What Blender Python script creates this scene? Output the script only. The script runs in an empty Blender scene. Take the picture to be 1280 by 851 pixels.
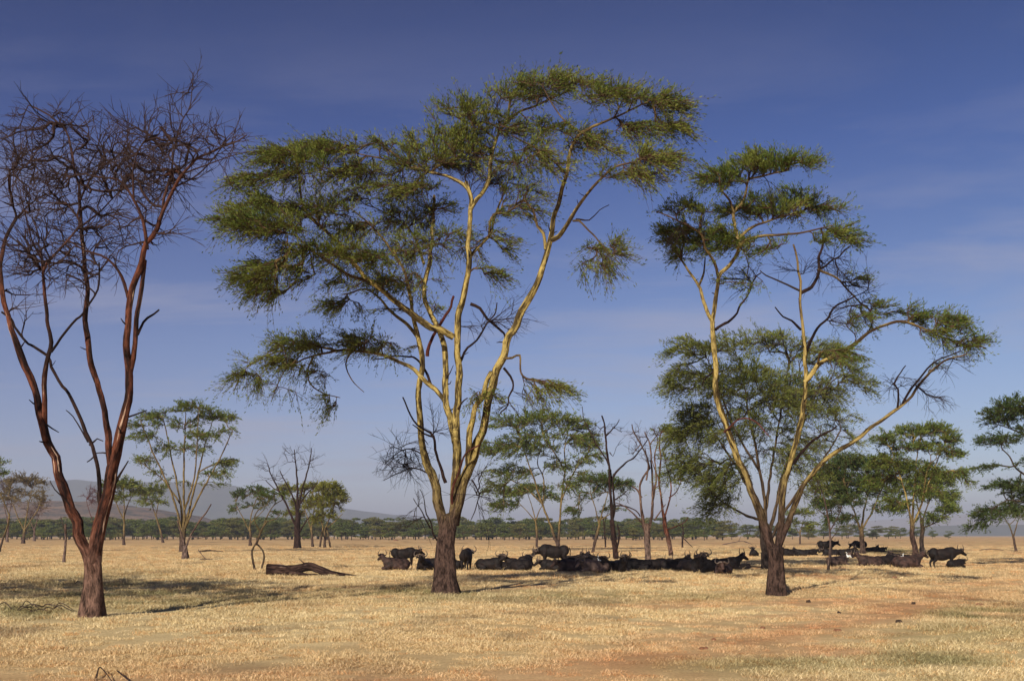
import bpy, math, random
import numpy as np
from mathutils import Vector

SC = bpy.context.scene
COL = SC.collection
random.seed(7)
RNG = np.random.default_rng(11)

# ------------------------------------------------------------------ camera
F, CX, HY, EYE = 1372.0, 640.0, 669.0, 2.4      # focal in photo pixels, centre, horizon row, eye height
cam_d = bpy.data.cameras.new("camera"); cam = bpy.data.objects.new("camera", cam_d); COL.objects.link(cam)
cam.location = (0, 0, EYE); cam.rotation_euler = (math.radians(90), 0, 0)
cam_d.sensor_width = 36; cam_d.lens = 36 * F / 1280
cam_d.shift_y = (HY - 425.5) / 1280
cam_d.clip_start = 0.5; cam_d.clip_end = 60000
SC.camera = cam

# ------------------------------------------------------------------ sun, sky, exposure
SUN_AZ, SUN_EL = math.radians(23), math.radians(27)   # sun behind the camera, to its left
to_sun = Vector((-math.sin(SUN_AZ) * math.cos(SUN_EL), -math.cos(SUN_AZ) * math.cos(SUN_EL), math.sin(SUN_EL)))
sl = bpy.data.lights.new("sun", 'SUN'); sun = bpy.data.objects.new("sun", sl); COL.objects.link(sun)
sl.energy = 5.0; sl.angle = math.radians(0.5); sl.color = (1.0, 0.93, 0.80)
sun.rotation_euler = to_sun.to_track_quat('Z', 'Y').to_euler()
sun.location = (-60, -120, 120)
SC.view_settings.view_transform = 'Standard'; SC.view_settings.look = 'None'
SC.view_settings.exposure = 0.28; SC.view_settings.gamma = 1.0
SC.view_settings.use_curve_mapping = False

W = bpy.data.worlds.new("World"); SC.world = W; W.use_nodes = True
wt = W.node_tree; wt.nodes.clear()
def wn(t, **k):
    n = wt.nodes.new(t)
    for a, b in k.items(): setattr(n, a, b)
    return n
sky = wn('ShaderNodeTexSky', sky_type='NISHITA', sun_disc=False)
sky.sun_elevation = SUN_EL; sky.sun_rotation = math.pi + SUN_AZ
sky.altitude = 1700; sky.air_density = 1.0; sky.dust_density = 0.6; sky.ozone_density = 2.2
tc = wn('ShaderNodeTexCoord'); sep = wn('ShaderNodeSeparateXYZ')
wt.links.new(tc.outputs['Generated'], sep.inputs[0])
ramp = wn('ShaderNodeValToRGB')                          # tint by height above the horizon
ramp.color_ramp.elements[0].position = 0.0; ramp.color_ramp.elements[0].color = (1.20, 0.96, 1.02, 1)
ramp.color_ramp.elements[1].position = 0.55; ramp.color_ramp.elements[1].color = (0.08, 0.19, 0.48, 1)
e = ramp.color_ramp.elements.new(0.16); e.color = (0.92, 0.82, 1.00, 1)
e = ramp.color_ramp.elements.new(0.33); e.color = (0.31, 0.43, 0.82, 1)
e = ramp.color_ramp.elements.new(0.44); e.color = (0.14, 0.26, 0.60, 1)
wt.links.new(sep.outputs['Z'], ramp.inputs[0])
mul = wn('ShaderNodeMix', data_type='RGBA', blend_type='MULTIPLY'); mul.inputs[0].default_value = 1.0
wt.links.new(sky.outputs[0], mul.inputs[6]); wt.links.new(ramp.outputs[0], mul.inputs[7])
# thin high cloud: stretched noise on the direction projected to a plane overhead
vm = wn('ShaderNodeVectorMath', operation='DIVIDE'); cmb = wn('ShaderNodeCombineXYZ')
za = wn('ShaderNodeMath', operation='ADD'); za.inputs[1].default_value = 0.12
wt.links.new(sep.outputs['Z'], za.inputs[0])
for i in range(3): wt.links.new(za.outputs[0], cmb.inputs[i])
wt.links.new(tc.outputs['Generated'], vm.inputs[0]); wt.links.new(cmb.outputs[0], vm.inputs[1])
mp = wn('ShaderNodeMapping'); mp.inputs['Scale'].default_value = (0.7, 1.5, 1.0); mp.inputs['Location'].default_value = (1.3, 0.4, 0); mp.inputs['Rotation'].default_value = (0, 0, 0.12)
wt.links.new(vm.outputs[0], mp.inputs[0])
nz = wn('ShaderNodeTexNoise'); nz.inputs['Scale'].default_value = 1.4; nz.inputs['Detail'].default_value = 7; nz.inputs['Roughness'].default_value = 0.6; nz.inputs['Distortion'].default_value = 0.4
wt.links.new(mp.outputs[0], nz.inputs[0])
mr = wn('ShaderNodeMapRange'); mr.inputs[1].default_value = 0.48; mr.inputs[2].default_value = 0.70; mr.inputs[3].default_value = 0; mr.inputs[4].default_value = 0.50
cz = wn('ShaderNodeMapRange'); cz.inputs[1].default_value = 0.16; cz.inputs[2].default_value = 0.42; cz.inputs[3].default_value = 1.0; cz.inputs[4].default_value = 0.06
wt.links.new(sep.outputs['Z'], cz.inputs[0]); czm = wn('ShaderNodeMath', operation='MULTIPLY'); wt.links.new(cz.outputs[0], czm.inputs[1])
wt.links.new(nz.outputs[0], mr.inputs[0])
cm = wn('ShaderNodeMix', data_type='RGBA'); cm.inputs[7].default_value = (5.7, 5.5, 6.8, 1)
# the sky is a little paler and bluer towards the right
xr = wn('ShaderNodeMapRange'); xr.inputs[1].default_value = -0.5; xr.inputs[2].default_value = 0.5
wt.links.new(sep.outputs['X'], xr.inputs[0])
xm = wn('ShaderNodeMix', data_type='RGBA'); xm.inputs[6].default_value = (0.84, 0.88, 1.00, 1); xm.inputs[7].default_value = (1.06, 1.20, 1.16, 1)
wt.links.new(xr.outputs[0], xm.inputs[0])
mul2 = wn('ShaderNodeMix', data_type='RGBA', blend_type='MULTIPLY'); mul2.inputs[0].default_value = 1.0
wt.links.new(mul.outputs[2], mul2.inputs[6]); wt.links.new(xm.outputs[2], mul2.inputs[7])
wt.links.new(mr.outputs[0], czm.inputs[0]); wt.links.new(czm.outputs[0], cm.inputs[0]); wt.links.new(mul2.outputs[2], cm.inputs[6])
bg = wn('ShaderNodeBackground'); bg.inputs[1].default_value = 0.062
wo = wn('ShaderNodeOutputWorld')
wt.links.new(cm.outputs[2], bg.inputs[0]); wt.links.new(bg.outputs[0], wo.inputs[0])

SC.cycles.max_bounces = 6; SC.cycles.diffuse_bounces = 2; SC.cycles.volume_bounces = 0
SC.cycles.transparent_max_bounces = 8

# ------------------------------------------------------------------ helpers: places
def P(px, py, D):
    """point seen at photo pixel (px,py) that is D metres in front of the camera"""
    return np.array(((px - CX) / F * D, D, EYE - (py - HY) / F * D))
def dist_of(py): return EYE * F / (py - HY)

def hash2(i, j, s):
    h = (i.astype(np.int64) * 374761393 + j.astype(np.int64) * 668265263 + s * 974634777) & 0x7fffffff
    h = ((h ^ (h >> 13)) * 1274126177) & 0x7fffffff
    return ((h ^ (h >> 16)) & 0xffff) / 65535.0
def vnoise(x, y, s=0):
    x = np.asarray(x, float); y = np.asarray(y, float)
    i = np.floor(x); j = np.floor(y); u = x - i; v = y - j
    u = u * u * (3 - 2 * u); v = v * v * (3 - 2 * v)
    a = hash2(i, j, s); b = hash2(i + 1, j, s); c = hash2(i, j + 1, s); d = hash2(i + 1, j + 1, s)
    return (a * (1 - u) + b * u) * (1 - v) + (c * (1 - u) + d * u) * v
def fbm(x, y, s=0, o=4):
    t = 0; a = 1; n = 0
    for k in range(o):
        t = t + a * vnoise(x * 2 ** k, y * 2 ** k, s + k * 17); n += a; a *= 0.5
    return t / n
def gz(x, y):
    """height of the ground"""
    x = np.asarray(x, float); y = np.asarray(y, float)
    f = np.clip(1 - y / 260.0, 0, 1)
    z = (fbm(x / 9, y / 9, 3) - 0.5) * 0.16 * f + (fbm(x / 2.2, y / 2.2, 9, 3) - 0.5) * 0.07 * np.clip(1 - y / 90.0, 0, 1)
    m = np.exp(-(((x - 11.5) / 3.0) ** 2 + ((y - 25) / 5.5) ** 2))      # low bank at the right of the track
    return z + 0.28 * m * f

def g1(x): return float(x)
def gp(px, py):
    D = dist_of(py); x = (px - CX) / F * D
    return np.array((x, D, float(gz(x, D))))

# ------------------------------------------------------------------ helpers: objects
def tag(o, label=None, cat=None, group=None, kind=None):
    if label: o['label'] = label
    if cat: o['category'] = cat
    if group: o['group'] = group
    if kind: o['kind'] = kind
    return o
def empty(name, loc, label, cat, group=None, rz=0):
    o = bpy.data.objects.new(name, None); COL.objects.link(o)
    o.location = tuple(float(v) for v in loc); o.rotation_euler = (0, 0, rz); o.empty_display_size = 0.3
    return tag(o, label, cat, group)
def link(name, me, parent=None, mat=None):
    o = bpy.data.objects.new(name, me); COL.objects.link(o)
    if parent is not None: o.parent = parent
    if mat is not None:
        me.materials.clear(); me.materials.append(mat)
    return o
def copy_tree(o, parent=None):
    c = o.copy(); COL.objects.link(c); c.parent = parent
    for ch in list(o.children): copy_tree(ch, c)
    return c

class MB:
    """collects quads / triangles with two attributes"""
    def __init__(s): s.v = []; s.q = []; s.t = []; s.bk = []; s.rad = []; s.n = 0
    def add(s, v, q=None, t=None, bk=None, rad=None):
        v = np.asarray(v, float).reshape(-1, 3); k = len(v)
        s.v.append(v)
        if q is not None and len(q): s.q.append(np.asarray(q).reshape(-1, 4) + s.n)
        if t is not None and len(t): s.t.append(np.asarray(t).reshape(-1, 3) + s.n)
        s.bk.append(np.zeros((k, 3)) if bk is None else np.asarray(bk).reshape(-1, 3))
        s.rad.append(np.zeros(k) if rad is None else np.broadcast_to(np.asarray(rad, float), (k,)))
        s.n += k
    def mesh(s, name, origin=(0, 0, 0), smooth=True, attrs=True):
        me = bpy.data.meshes.new(name)
        if not s.v: return me
        v = np.concatenate(s.v) - np.asarray(origin, float)
        q = np.concatenate(s.q) if s.q else np.zeros((0, 4), int)
        t = np.concatenate(s.t) if s.t else np.zeros((0, 3), int)
        me.vertices.add(len(v)); me.vertices.foreach_set('co', v.astype(np.float32).ravel())
        me.loops.add(q.size + t.size); me.polygons.add(len(q) + len(t))
        me.loops.foreach_set('vertex_index', np.concatenate((q.ravel(), t.ravel())).astype(np.int32))
        st = np.concatenate((np.arange(len(q)) * 4, q.size + np.arange(len(t)) * 3)).astype(np.int32)
        me.polygons.foreach_set('loop_start', st)
        me.polygons.foreach_set('use_smooth', np.full(len(st), smooth))
        me.update(calc_edges=True)
        if attrs:
            a = me.attributes.new('bk', 'FLOAT_VECTOR', 'POINT'); a.data.foreach_set('vector', np.concatenate(s.bk).astype(np.float32).ravel())
            a = me.attributes.new('rad', 'FLOAT', 'POINT'); a.data.foreach_set('value', np.concatenate(s.rad).astype(np.float32))
        return me

def tube(mb, pts, rad, ns=8, rough=0.0, cap=True, l0=0.0, seed=0):
    pts = np.asarray(pts, float); rad = np.asarray(rad, float); n = len(pts)
    T = np.gradient(pts, axis=0); T /= np.linalg.norm(T, axis=1)[:, None] + 1e-9
    ref = np.array((0.13, 1, 0.07)) if abs(T[0][1]) < 0.9 else np.array((1, 0, 0.1))
    U = np.zeros((n, 3)); u = np.cross(T[0], ref); u /= np.linalg.norm(u)
    for i in range(n):
        u = u - T[i] * u.dot(T[i]); u /= np.linalg.norm(u) + 1e-9; U[i] = u
    V = np.cross(T, U)
    a = np.linspace(0, 2 * np.pi, ns, endpoint=False)
    L = l0 + np.concatenate(([0], np.cumsum(np.linalg.norm(np.diff(pts, axis=0), axis=1))))
    R = rad[:, None] * np.ones(ns)
    if rough:
        rr = rad.max()
        A, LL = np.meshgrid(a, L)
        nn = fbm(np.cos(A) * 1.6 + 31 + seed * 3.1, LL / (rr * 5) + np.sin(A) * 1.6 + 7, 5, 3) - 0.5
        R = R * (1 + rough * 2 * nn)
    ring = pts[:, None, :] + R[:, :, None] * (np.cos(a)[None, :, None] * U[:, None, :] + np.sin(a)[None, :, None] * V[:, None, :])
    bk = np.stack((np.cos(a)[None, :] * rad[:, None], np.sin(a)[None, :] * rad[:, None], L[:, None] * np.ones(ns)), axis=2) + seed * 3.7
    i = np.arange(n - 1)[:, None] * ns; j = np.arange(ns)[None, :]; k = (j + 1) % ns
    q = np.stack((i + j, i + k, i + ns + k, i + ns + j), axis=2).reshape(-1, 4)
    v = ring.reshape(-1, 3); bkf = bk.reshape(-1, 3); rf = np.repeat(rad, ns)
    t = []
    if cap:
        v = np.vstack((v, pts[-1] + T[-1] * rad[-1] * 0.5)); bkf = np.vstack((bkf, bkf[-1])); rf = np.append(rf, rad[-1])
        b = (n - 1) * ns; m = n * ns
        t = [(b + x, b + (x + 1) % ns, m) for x in range(ns)]
    mb.add(v, q, t, bkf, rf)

def catmull(pts, step):
    pts = np.asarray(pts, float)
    if len(pts) < 3:
        n = max(2, int(np.linalg.norm(pts[-1] - pts[0]) / step) + 1)
        return pts[0] + (pts[-1] - pts[0]) * np.linspace(0, 1, n)[:, None], np.linspace(0, 1, n)
    e = np.vstack((2 * pts[0] - pts[1], pts, 2 * pts[-1] - pts[-2]))
    out = []
    for i in range(len(pts) - 1):
        p0, p1, p2, p3 = e[i:i + 4]
        n = max(1, int(round(np.linalg.norm(p2 - p1) / step)))
        t = (np.arange(n) / n)[:, None]
        out.append(0.5 * (2 * p1 + (p2 - p0) * t + (2 * p0 - 5 * p1 + 4 * p2 - p3) * t ** 2 + (3 * p1 - p0 - 3 * p2 + p3) * t ** 3))
    out.append(pts[-1:]); r = np.vstack(out)
    L = np.concatenate(([0], np.cumsum(np.linalg.norm(np.diff(r, axis=0), axis=1))))
    return r, L / L[-1]

def twigs(mb, p0, d, length, r0, bend, K=4, ns=3):
    """many curved thin twigs at once; returns sample points (n,K,3) and directions"""
    n = len(p0)
    if n == 0: return np.zeros((0, K, 3)), np.zeros((0, K, 3))
    t = np.linspace(0, 1, K)[None, :, None]
    p = p0[:, None, :] + d[:, None, :] * length[:, None, None] * t + bend[:, None, :] * length[:, None, None] * t ** 2
    T = np.gradient(p, axis=1); T /= np.linalg.norm(T, axis=2)[:, :, None] + 1e-9
    ref = np.array((0.21, 0.9, 0.33)); U = np.cross(T, ref); U /= np.linalg.norm(U, axis=2)[:, :, None] + 1e-9
    V = np.cross(T, U)
    a = np.linspace(0, 2 * np.pi, ns, endpoint=False)
    rr = r0[:, None] * np.linspace(1, 0.35, K)[None, :]
    ring = p[:, :, None, :] + rr[:, :, None, None] * (np.cos(a)[None, None, :, None] * U[:, :, None, :] + np.sin(a)[None, None, :, None] * V[:, :, None, :])
    base = (np.arange(n) * K * ns)[:, None, None]; i = (np.arange(K - 1) * ns)[None, :, None]; j = np.arange(ns)[None, None, :]; k = (j + 1) % ns
    q = np.stack((base + i + j, base + i + k, base + i + ns + k, base + i + ns + j), axis=3).reshape(-1, 4)
    mb.add(ring.reshape(-1, 3), q, None, None, np.repeat(rr.ravel(), ns))
    return p, T

def unit(v): return v / (np.linalg.norm(v, axis=-1, keepdims=True) + 1e-9)

def leaves(mb, c, d, ln, wd):
    """rhombic leaflets: centres c, long axis d"""
    n = len(c); nr = unit(RNG.normal(0, 1, (n, 3)) * np.array((1, 1, 0.8)) + np.array((0, 0, 0.8)))
    s = unit(np.cross(d, nr)); ln = ln[:, None]; wd = wd[:, None]
    v = np.stack((c - d * ln / 2, c + s * wd / 2, c + d * ln / 2, c - s * wd / 2), axis=1).reshape(-1, 3)
    mb.add(v, np.arange(n * 4).reshape(-1, 4))

# ------------------------------------------------------------------ materials
def mat(name):
    m = bpy.data.materials.new(name); m.use_nodes = True
    nt = m.node_tree; nt.nodes.clear()
    o = nt.nodes.new('ShaderNodeOutputMaterial')
    return m, nt, o
def N(nt, t, ins=None, **k):
    n = nt.nodes.new(t)
    for a, b in k.items(): setattr(n, a, b)
    for a, b in (ins or {}).items():
        if hasattr(b, 'is_output'): nt.links.new(b, n.inputs[a])
        else: n.inputs[a].default_value = b
    return n
def rampn(nt, fac, stops):
    r = nt.nodes.new('ShaderNodeValToRGB'); nt.links.new(fac, r.inputs[0])
    el = r.color_ramp.elements
    while len(el) < len(stops): el.new(0.5)
    for e_, (p, c) in zip(el, stops): e_.position = p; e_.color = (*c, 1)
    return r.outputs[0]
def mixc(nt, f, a, b, bt='MIX'):
    n = nt.nodes.new('ShaderNodeMix'); n.data_type = 'RGBA'; n.blend_type = bt
    for i, x in ((0, f), (6, a), (7, b)):
        if hasattr(x, 'is_output'): nt.links.new(x, n.inputs[i])
        else: n.inputs[i].default_value = x if i == 0 else (*x, 1)
    return n.outputs[2]
def maprange(nt, v, a, b, c=0.0, d=1.0):
    n = nt.nodes.new('ShaderNodeMapRange'); nt.links.new(v, n.inputs[0])
    for i, x in zip((1, 2, 3, 4), (a, b, c, d)): n.inputs[i].default_value = x
    return n.outputs[0]
def mathn(nt, op, a, b=0.0):
    n = nt.nodes.new('ShaderNodeMath'); n.operation = op
    for i, x in ((0, a), (1, b)):
        if hasattr(x, 'is_output'): nt.links.new(x, n.inputs[i])
        else: n.inputs[i].default_value = x
    return n.outputs[0]

def bark_mat(name, pale, dark, base, thin, base_h=(2.0, 3.4), patch=(0.42, 0.62), strip=None, r_thin=(0.01, 0.05), base_on=True):
    m, nt, o = mat(name)
    bk = N(nt, 'ShaderNodeAttribute', attribute_name='bk'); rd = N(nt, 'ShaderNodeAttribute', attribute_name='rad')
    mpn = N(nt, 'ShaderNodeMapping', {0: bk.outputs['Vector'], 'Scale': (5, 5, 0.9)})
    n1 = N(nt, 'ShaderNodeTexNoise', {0: mpn.outputs[0], 'Scale': 1.2, 'Detail': 6, 'Roughness': 0.65})
    mp2 = N(nt, 'ShaderNodeMapping', {0: bk.outputs['Vector'], 'Scale': (22, 22, 4)})
    n2 = N(nt, 'ShaderNodeTexNoise', {0: mp2.outputs[0], 'Scale': 1.5, 'Detail': 5, 'Roughness': 0.7})
    col = mixc(nt, maprange(nt, n1.outputs[0], patch[0], patch[1]), dark, pale)
    if strip:
        mp3 = N(nt, 'ShaderNodeMapping', {0: bk.outputs['Vector'], 'Scale': (6, 6, 0.35), 'Location': (4, 2, 1)})
        n3 = N(nt, 'ShaderNodeTexNoise', {0: mp3.outputs[0], 'Scale': 1.3, 'Detail': 3, 'Roughness': 0.5})
        col = mixc(nt, maprange(nt, n3.outputs[0], 0.66, 0.69), col, strip)
    col = mixc(nt, 1.0, col, rampn(nt, n2.outputs[0], [(0.25, (0.62, 0.60, 0.58)), (0.75, (1.25, 1.22, 1.2))]), 'MULTIPLY')
    mp4 = N(nt, 'ShaderNodeMapping', {0: bk.outputs['Vector'], 'Scale': (9, 9, 2.4), 'Location': (2, 9, 5)})
    n4 = N(nt, 'ShaderNodeTexNoise', {0: mp4.outputs[0], 'Scale': 1.0, 'Detail': 5, 'Roughness': 0.7})
    col = mixc(nt, 1.0, col, rampn(nt, n4.outputs[0], [(0.38, (0.40, 0.36, 0.34)), (0.50, (1.0, 1.0, 1.0)), (0.72, (1.15, 1.15, 1.15))]), 'MULTIPLY')
    if base_on:
        tcn = N(nt, 'ShaderNodeTexCoord'); sp = N(nt, 'ShaderNodeSeparateXYZ', {0: tcn.outputs['Object']})
        h = mathn(nt, 'ADD', sp.outputs[2], mathn(nt, 'MULTIPLY', n1.outputs[0], -3.2))
        bcol = mixc(nt, maprange(nt, mathn(nt, 'ADD', mathn(nt, 'MULTIPLY', n4.outputs[0], .6), mathn(nt, 'MULTIPLY', n2.outputs[0], .4)), .42, .60), tuple(c * 0.28 for c in base), tuple(c * 2.0 for c in base))
        col = mixc(nt, maprange(nt, h, base_h[0] - 1.6, base_h[1] - 1.6), bcol, col)
    col = mixc(nt, maprange(nt, rd.outputs['Fac'], r_thin[0], r_thin[1]), thin, col)
    bp = N(nt, 'ShaderNodeBump', {'Height': mathn(nt, 'ADD', n2.outputs[0], mathn(nt, 'MULTIPLY', n4.outputs[0], 2.0)), 'Strength': 1.0, 'Distance': 0.05})
    b = N(nt, 'ShaderNodeBsdfPrincipled', {'Base Color': col, 'Roughness': 0.85, 'Normal': bp.outputs[0], 'Specular IOR Level': 0.08})
    nt.links.new(b.outputs[0], o.inputs[0]); return m

def leaf_mat(name, c1, c2, c3, sc=0.9):
    m, nt, o = mat(name)
    g = N(nt, 'ShaderNodeNewGeometry')
    nzn = N(nt, 'ShaderNodeTexNoise', {0: g.outputs['Position'], 'Scale': sc, 'Detail': 3})
    f = mathn(nt, 'ADD', mathn(nt, 'MULTIPLY', g.outputs['Random Per Island'], 0.38), mathn(nt, 'MULTIPLY', nzn.outputs[0], 1.02))
    col = rampn(nt, f, [(0.30, c1), (0.62, c2), (0.95, c3)])
    d = N(nt, 'ShaderNodeBsdfPrincipled', {'Base Color': col, 'Roughness': 0.6, 'Specular IOR Level': 0.25})
    t = N(nt, 'ShaderNodeBsdfTranslucent', {0: mixc(nt, 1.0, col, (1.2, 1.25, 0.6), 'MULTIPLY')})
    mx = N(nt, 'ShaderNodeMixShader', {0: 0.28, 1: d.outputs[0], 2: t.outputs[0]})
    nt.links.new(mx.outputs[0], o.inputs[0]); return m

def plain_mat(name, c1, c2, sc=8.0, rough=0.8, bump=0.3, dist=0.01, spec=0.3, obj=True):
    m, nt, o = mat(name)
    tcn = N(nt, 'ShaderNodeTexCoord')
    n1 = N(nt, 'ShaderNodeTexNoise', {0: tcn.outputs['Object'], 'Scale': sc, 'Detail': 6, 'Roughness': 0.65})
    col = rampn(nt, n1.outputs[0], [(0.32, c1), (0.70, c2)])
    bp = N(nt, 'ShaderNodeBump', {'Height': n1.outputs[0], 'Strength': bump, 'Distance': dist})
    b = N(nt, 'ShaderNodeBsdfPrincipled', {'Base Color': col, 'Roughness': rough, 'Normal': bp.outputs[0], 'Specular IOR Level': spec})
    nt.links.new(b.outputs[0], o.inputs[0]); return m

M = {}
M['fever'] = bark_mat('yellow_fever_bark', (0.50, 0.38, 0.13), (0.085, 0.060, 0.026), (0.060, 0.036, 0.028), (0.10, 0.055, 0.034), base_h=(2.6, 5.8), patch=(0.455, 0.545), r_thin=(0.015, 0.085))
M['fever_far'] = bark_mat('far_fever_bark', (0.28, 0.205, 0.085), (0.10, 0.07, 0.035), (0.07, 0.045, 0.035), (0.13, 0.095, 0.05), base_h=(1.8, 3.6), r_thin=(0.02, 0.09))
M['dark_bark'] = bark_mat('dark_acacia_bark', (0.16, 0.11, 0.06), (0.06, 0.04, 0.028), (0.05, 0.035, 0.028), (0.07, 0.05, 0.035), r_thin=(0.02, 0.08))
M['dead'] = bark_mat('red_brown_dead_bark', (0.20, 0.072, 0.042), (0.026, 0.014, 0.012), (0.13, 0.075, 0.055), (0.058, 0.036, 0.032), base_h=(0.9, 2.6), patch=(0.42, 0.62), strip=(0.62, 0.42, 0.30), r_thin=(0.012, 0.075))
M['dead_grey'] = bark_mat('grey_brown_dead_wood', (0.24, 0.15, 0.11), (0.05, 0.032, 0.028), (0.12, 0.08, 0.065), (0.075, 0.05, 0.045), patch=(0.38, 0.66), strip=(0.40, 0.32, 0.27), r_thin=(0.01, 0.06))
M['dead_dark'] = bark_mat('black_dead_limb_bark', (0.055, 0.030, 0.024), (0.02, 0.013, 0.012), (0.03, 0.02, 0.02), (0.03, 0.02, 0.018), base_on=False)
M['dead_red'] = bark_mat('red_dead_limb_bark', (0.16, 0.045, 0.035), (0.08, 0.03, 0.02), (0.1, 0.04, 0.03), (0.14, 0.05, 0.04), base_on=False)
M['log'] = bark_mat('weathered_log_bark', (0.12, 0.072, 0.058), (0.020, 0.011, 0.010), (0.03, 0.02, 0.02), (0.12, 0.08, 0.06), patch=(0.42, 0.68), strip=(0.36, 0.26, 0.22), base_on=False)
M['leaf'] = leaf_mat('acacia_leaf', (0.034, 0.062, 0.014), (0.110, 0.142, 0.020), (0.225, 0.228, 0.038))
M['leaf2'] = leaf_mat('green_acacia_leaf', (0.030, 0.065, 0.016), (0.095, 0.140, 0.022), (0.210, 0.225, 0.040))
M['leaf_olive'] = leaf_mat('olive_acacia_leaf', (0.045, 0.070, 0.016), (0.120, 0.145, 0.028), (0.230, 0.230, 0.050))
M['leaf_dark'] = leaf_mat('dark_acacia_leaf', (0.022, 0.050, 0.016), (0.055, 0.090, 0.022), (0.110, 0.135, 0.030))
M['leaf_yel'] = leaf_mat('yellow_acacia_leaf', (0.10, 0.12, 0.018), (0.17, 0.18, 0.025), (0.24, 0.22, 0.035))
M['leaf_dry'] = leaf_mat('dry_brown_leaf', (0.10, 0.085, 0.04), (0.16, 0.12, 0.05), (0.20, 0.14, 0.06))

# ------------------------------------------------------------------ trees
def spline_pts(s):
    a = [float(x) for x in s.replace(',', ' ').split()]
    return np.array(a).reshape(-1, 2)

def build_tree(name, D, base, limbs, pads, label, cat='tree', group=None, bark='fever', leaf='leaf',
               sp=11.0, leaf_len=0.13, leaf_w=0.045, nl=9, twig_len=0.5, twig_r=0.006, ntw=4, depth=0.8,
               droop=0.18, attach_min=0.3, sides=10, ymax=None, dead_twigs=False, flare=1.35, layers=1.0, clump=0.41, spread=0.42, fan=0.5, crown_name='crown', dpads=None, slim=0.9):
    """limbs: (points in photo px, r0, r1 in px, dz end in m, [material key]); pads: (cx, cy, rx, ry, density, [dz])"""
    m = D / F
    bx = np.array((P(base[0], base[1], D)[0], D, 0.0)); bx[2] = float(gz(bx[0], D))
    root = empty(name, bx, label, cat, group)
    seed = abs(hash(label)) % 50 if False else len(label) % 17
    # skeleton
    NP = []; NPX = []; NR = []; NT = []; DP = [[], [], [], []]          # nodes for attaching
    zs = []                                                # (px,py,dz) of built limbs
    first = True; stub = MB()
    for li, L in enumerate(limbs):
        pts2 = spline_pts(L[0]); r0, r1, dz1 = L[1] * (1 if first else slim), L[2] * slim, L[3]; mk = L[4] if len(L) > 4 else bark
        if zs:
            A = np.concatenate(zs); k = np.argmin(((A[:, :2] - pts2[0]) ** 2).sum(1)); dz0 = A[k, 2]
        else: dz0 = 0.0
        seg = np.concatenate(([0], np.cumsum(np.linalg.norm(np.diff(pts2, axis=0), axis=1)))); f = seg / seg[-1]
        dz = dz0 + (dz1 - dz0) * f
        w = np.array([P(x, y, D + z) for (x, y), z in zip(pts2, dz)])
        rm = max(r0 * m, 0.02)
        c, t = catmull(w, max(rm * 1.2, 0.16 * (1 + D / 120)))
        # wobble
        n = len(c); wob = np.stack([vnoise(np.arange(n) * 0.45 + li * 7.3 + seed, np.full(n, 3.3 + a * 5), 4) - 0.5 for a in range(3)], 1)
        c = c + wob * (rm * (3.0 if mk.startswith('dead') and mk != bark else 0.7)) * np.clip(np.arange(n) / 3, 0, 1)[:, None] * (0.3 if first else 1)
        rad = (r0 + (r1 - r0) * t ** 0.8) * m
        if first:
            h = c[:, 2] - bx[2]
            rad = rad * (1 + (flare - 1) * np.exp(-np.clip(h, 0, None) / (r0 * m * 1.6)))
            c[0, 2] = bx[2] - 0.15
        mb = MB(); tube(mb, c, rad, sides if r0 * m > 0.08 else 6, rough=(0.50 if first else 0.46) if r0 * m > 0.1 else 0.25, seed=li)
        if D < 50 and r0 * m > 0.06:                      # short broken stubs along the big stems
            for q_ in range(int(n * 0.10)):
                ii = int(RNG.integers(max(3, n // 8), n)); dr_ = unit(RNG.normal(0, 1, 3) * np.array((1, .8, .5)) + np.array((0, 0, .5)))
                ln_ = rad[ii] * RNG.uniform(1.8, 4.5) + .1; tube(stub, [c[ii], c[ii] + dr_ * ln_ * .6, c[ii] + dr_ * ln_ + RNG.normal(0, .05, 3)], np.array((.35, .25, .14)) * min(rad[ii], .09), 5)
        me = mb.mesh('trunk' if first else 'limb', bx)
        link('trunk' if first else 'limb', me, root, M[mk])
        A = np.array([(x, y, z) for (x, y), z in zip(pts2, dz)])
        AA = np.vstack([A[0] + (A[-1] - A[0]) * 0] + [A[i] + (A[i + 1] - A[i]) * s for i in range(len(A) - 1) for s in np.linspace(0, 1, 6)])
        zs.append(AA)
        if mk == bark or dead_twigs:
            T = unit(np.gradient(c, axis=0)); s0 = 0 if not first else n
            keep = (t >= attach_min)
            if not first:
                NP.append(c[keep]); NR.append(rad[keep]); NT.append(T[keep])
                NPX.append(np.stack(((c[keep][:, 0] / c[keep][:, 1]) * F + CX, HY - (c[keep][:, 2] - EYE) / c[keep][:, 1] * F), 1))
        elif not first:
            T = unit(np.gradient(c, axis=0)); keep = t >= 0.3
            for k_, v_ in zip(DP, (c[keep], rad[keep], T[keep], np.stack(((c[keep][:, 0] / c[keep][:, 1]) * F + CX, HY - (c[keep][:, 2] - EYE) / c[keep][:, 1] * F), 1))): k_.append(v_)
        first = False
    if stub.n: tag(link('stubs', stub.mesh('stubs', bx), root, M['dead_dark']), kind='stuff')
    if pads:
        grow(root, bx, D, m, NP, NR, NT, NPX, pads, bark, leaf, sp, leaf_len, leaf_w, nl, twig_len, twig_r, ntw, depth, droop, layers, clump, spread, fan, dead_twigs, crown_name)
    if dpads:
        grow(root, bx, D, m, NP + DP[0], NR + DP[1], NT + DP[2], NPX + DP[3], dpads, 'dead_dark', None, sp * 1.1, 0, 0, 0, twig_len * 1.1, twig_r * 1.0, 2, depth * .7, 0.12, 1.0, 0, 0, 0, True, 'dead_twigs')
    return root

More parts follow.
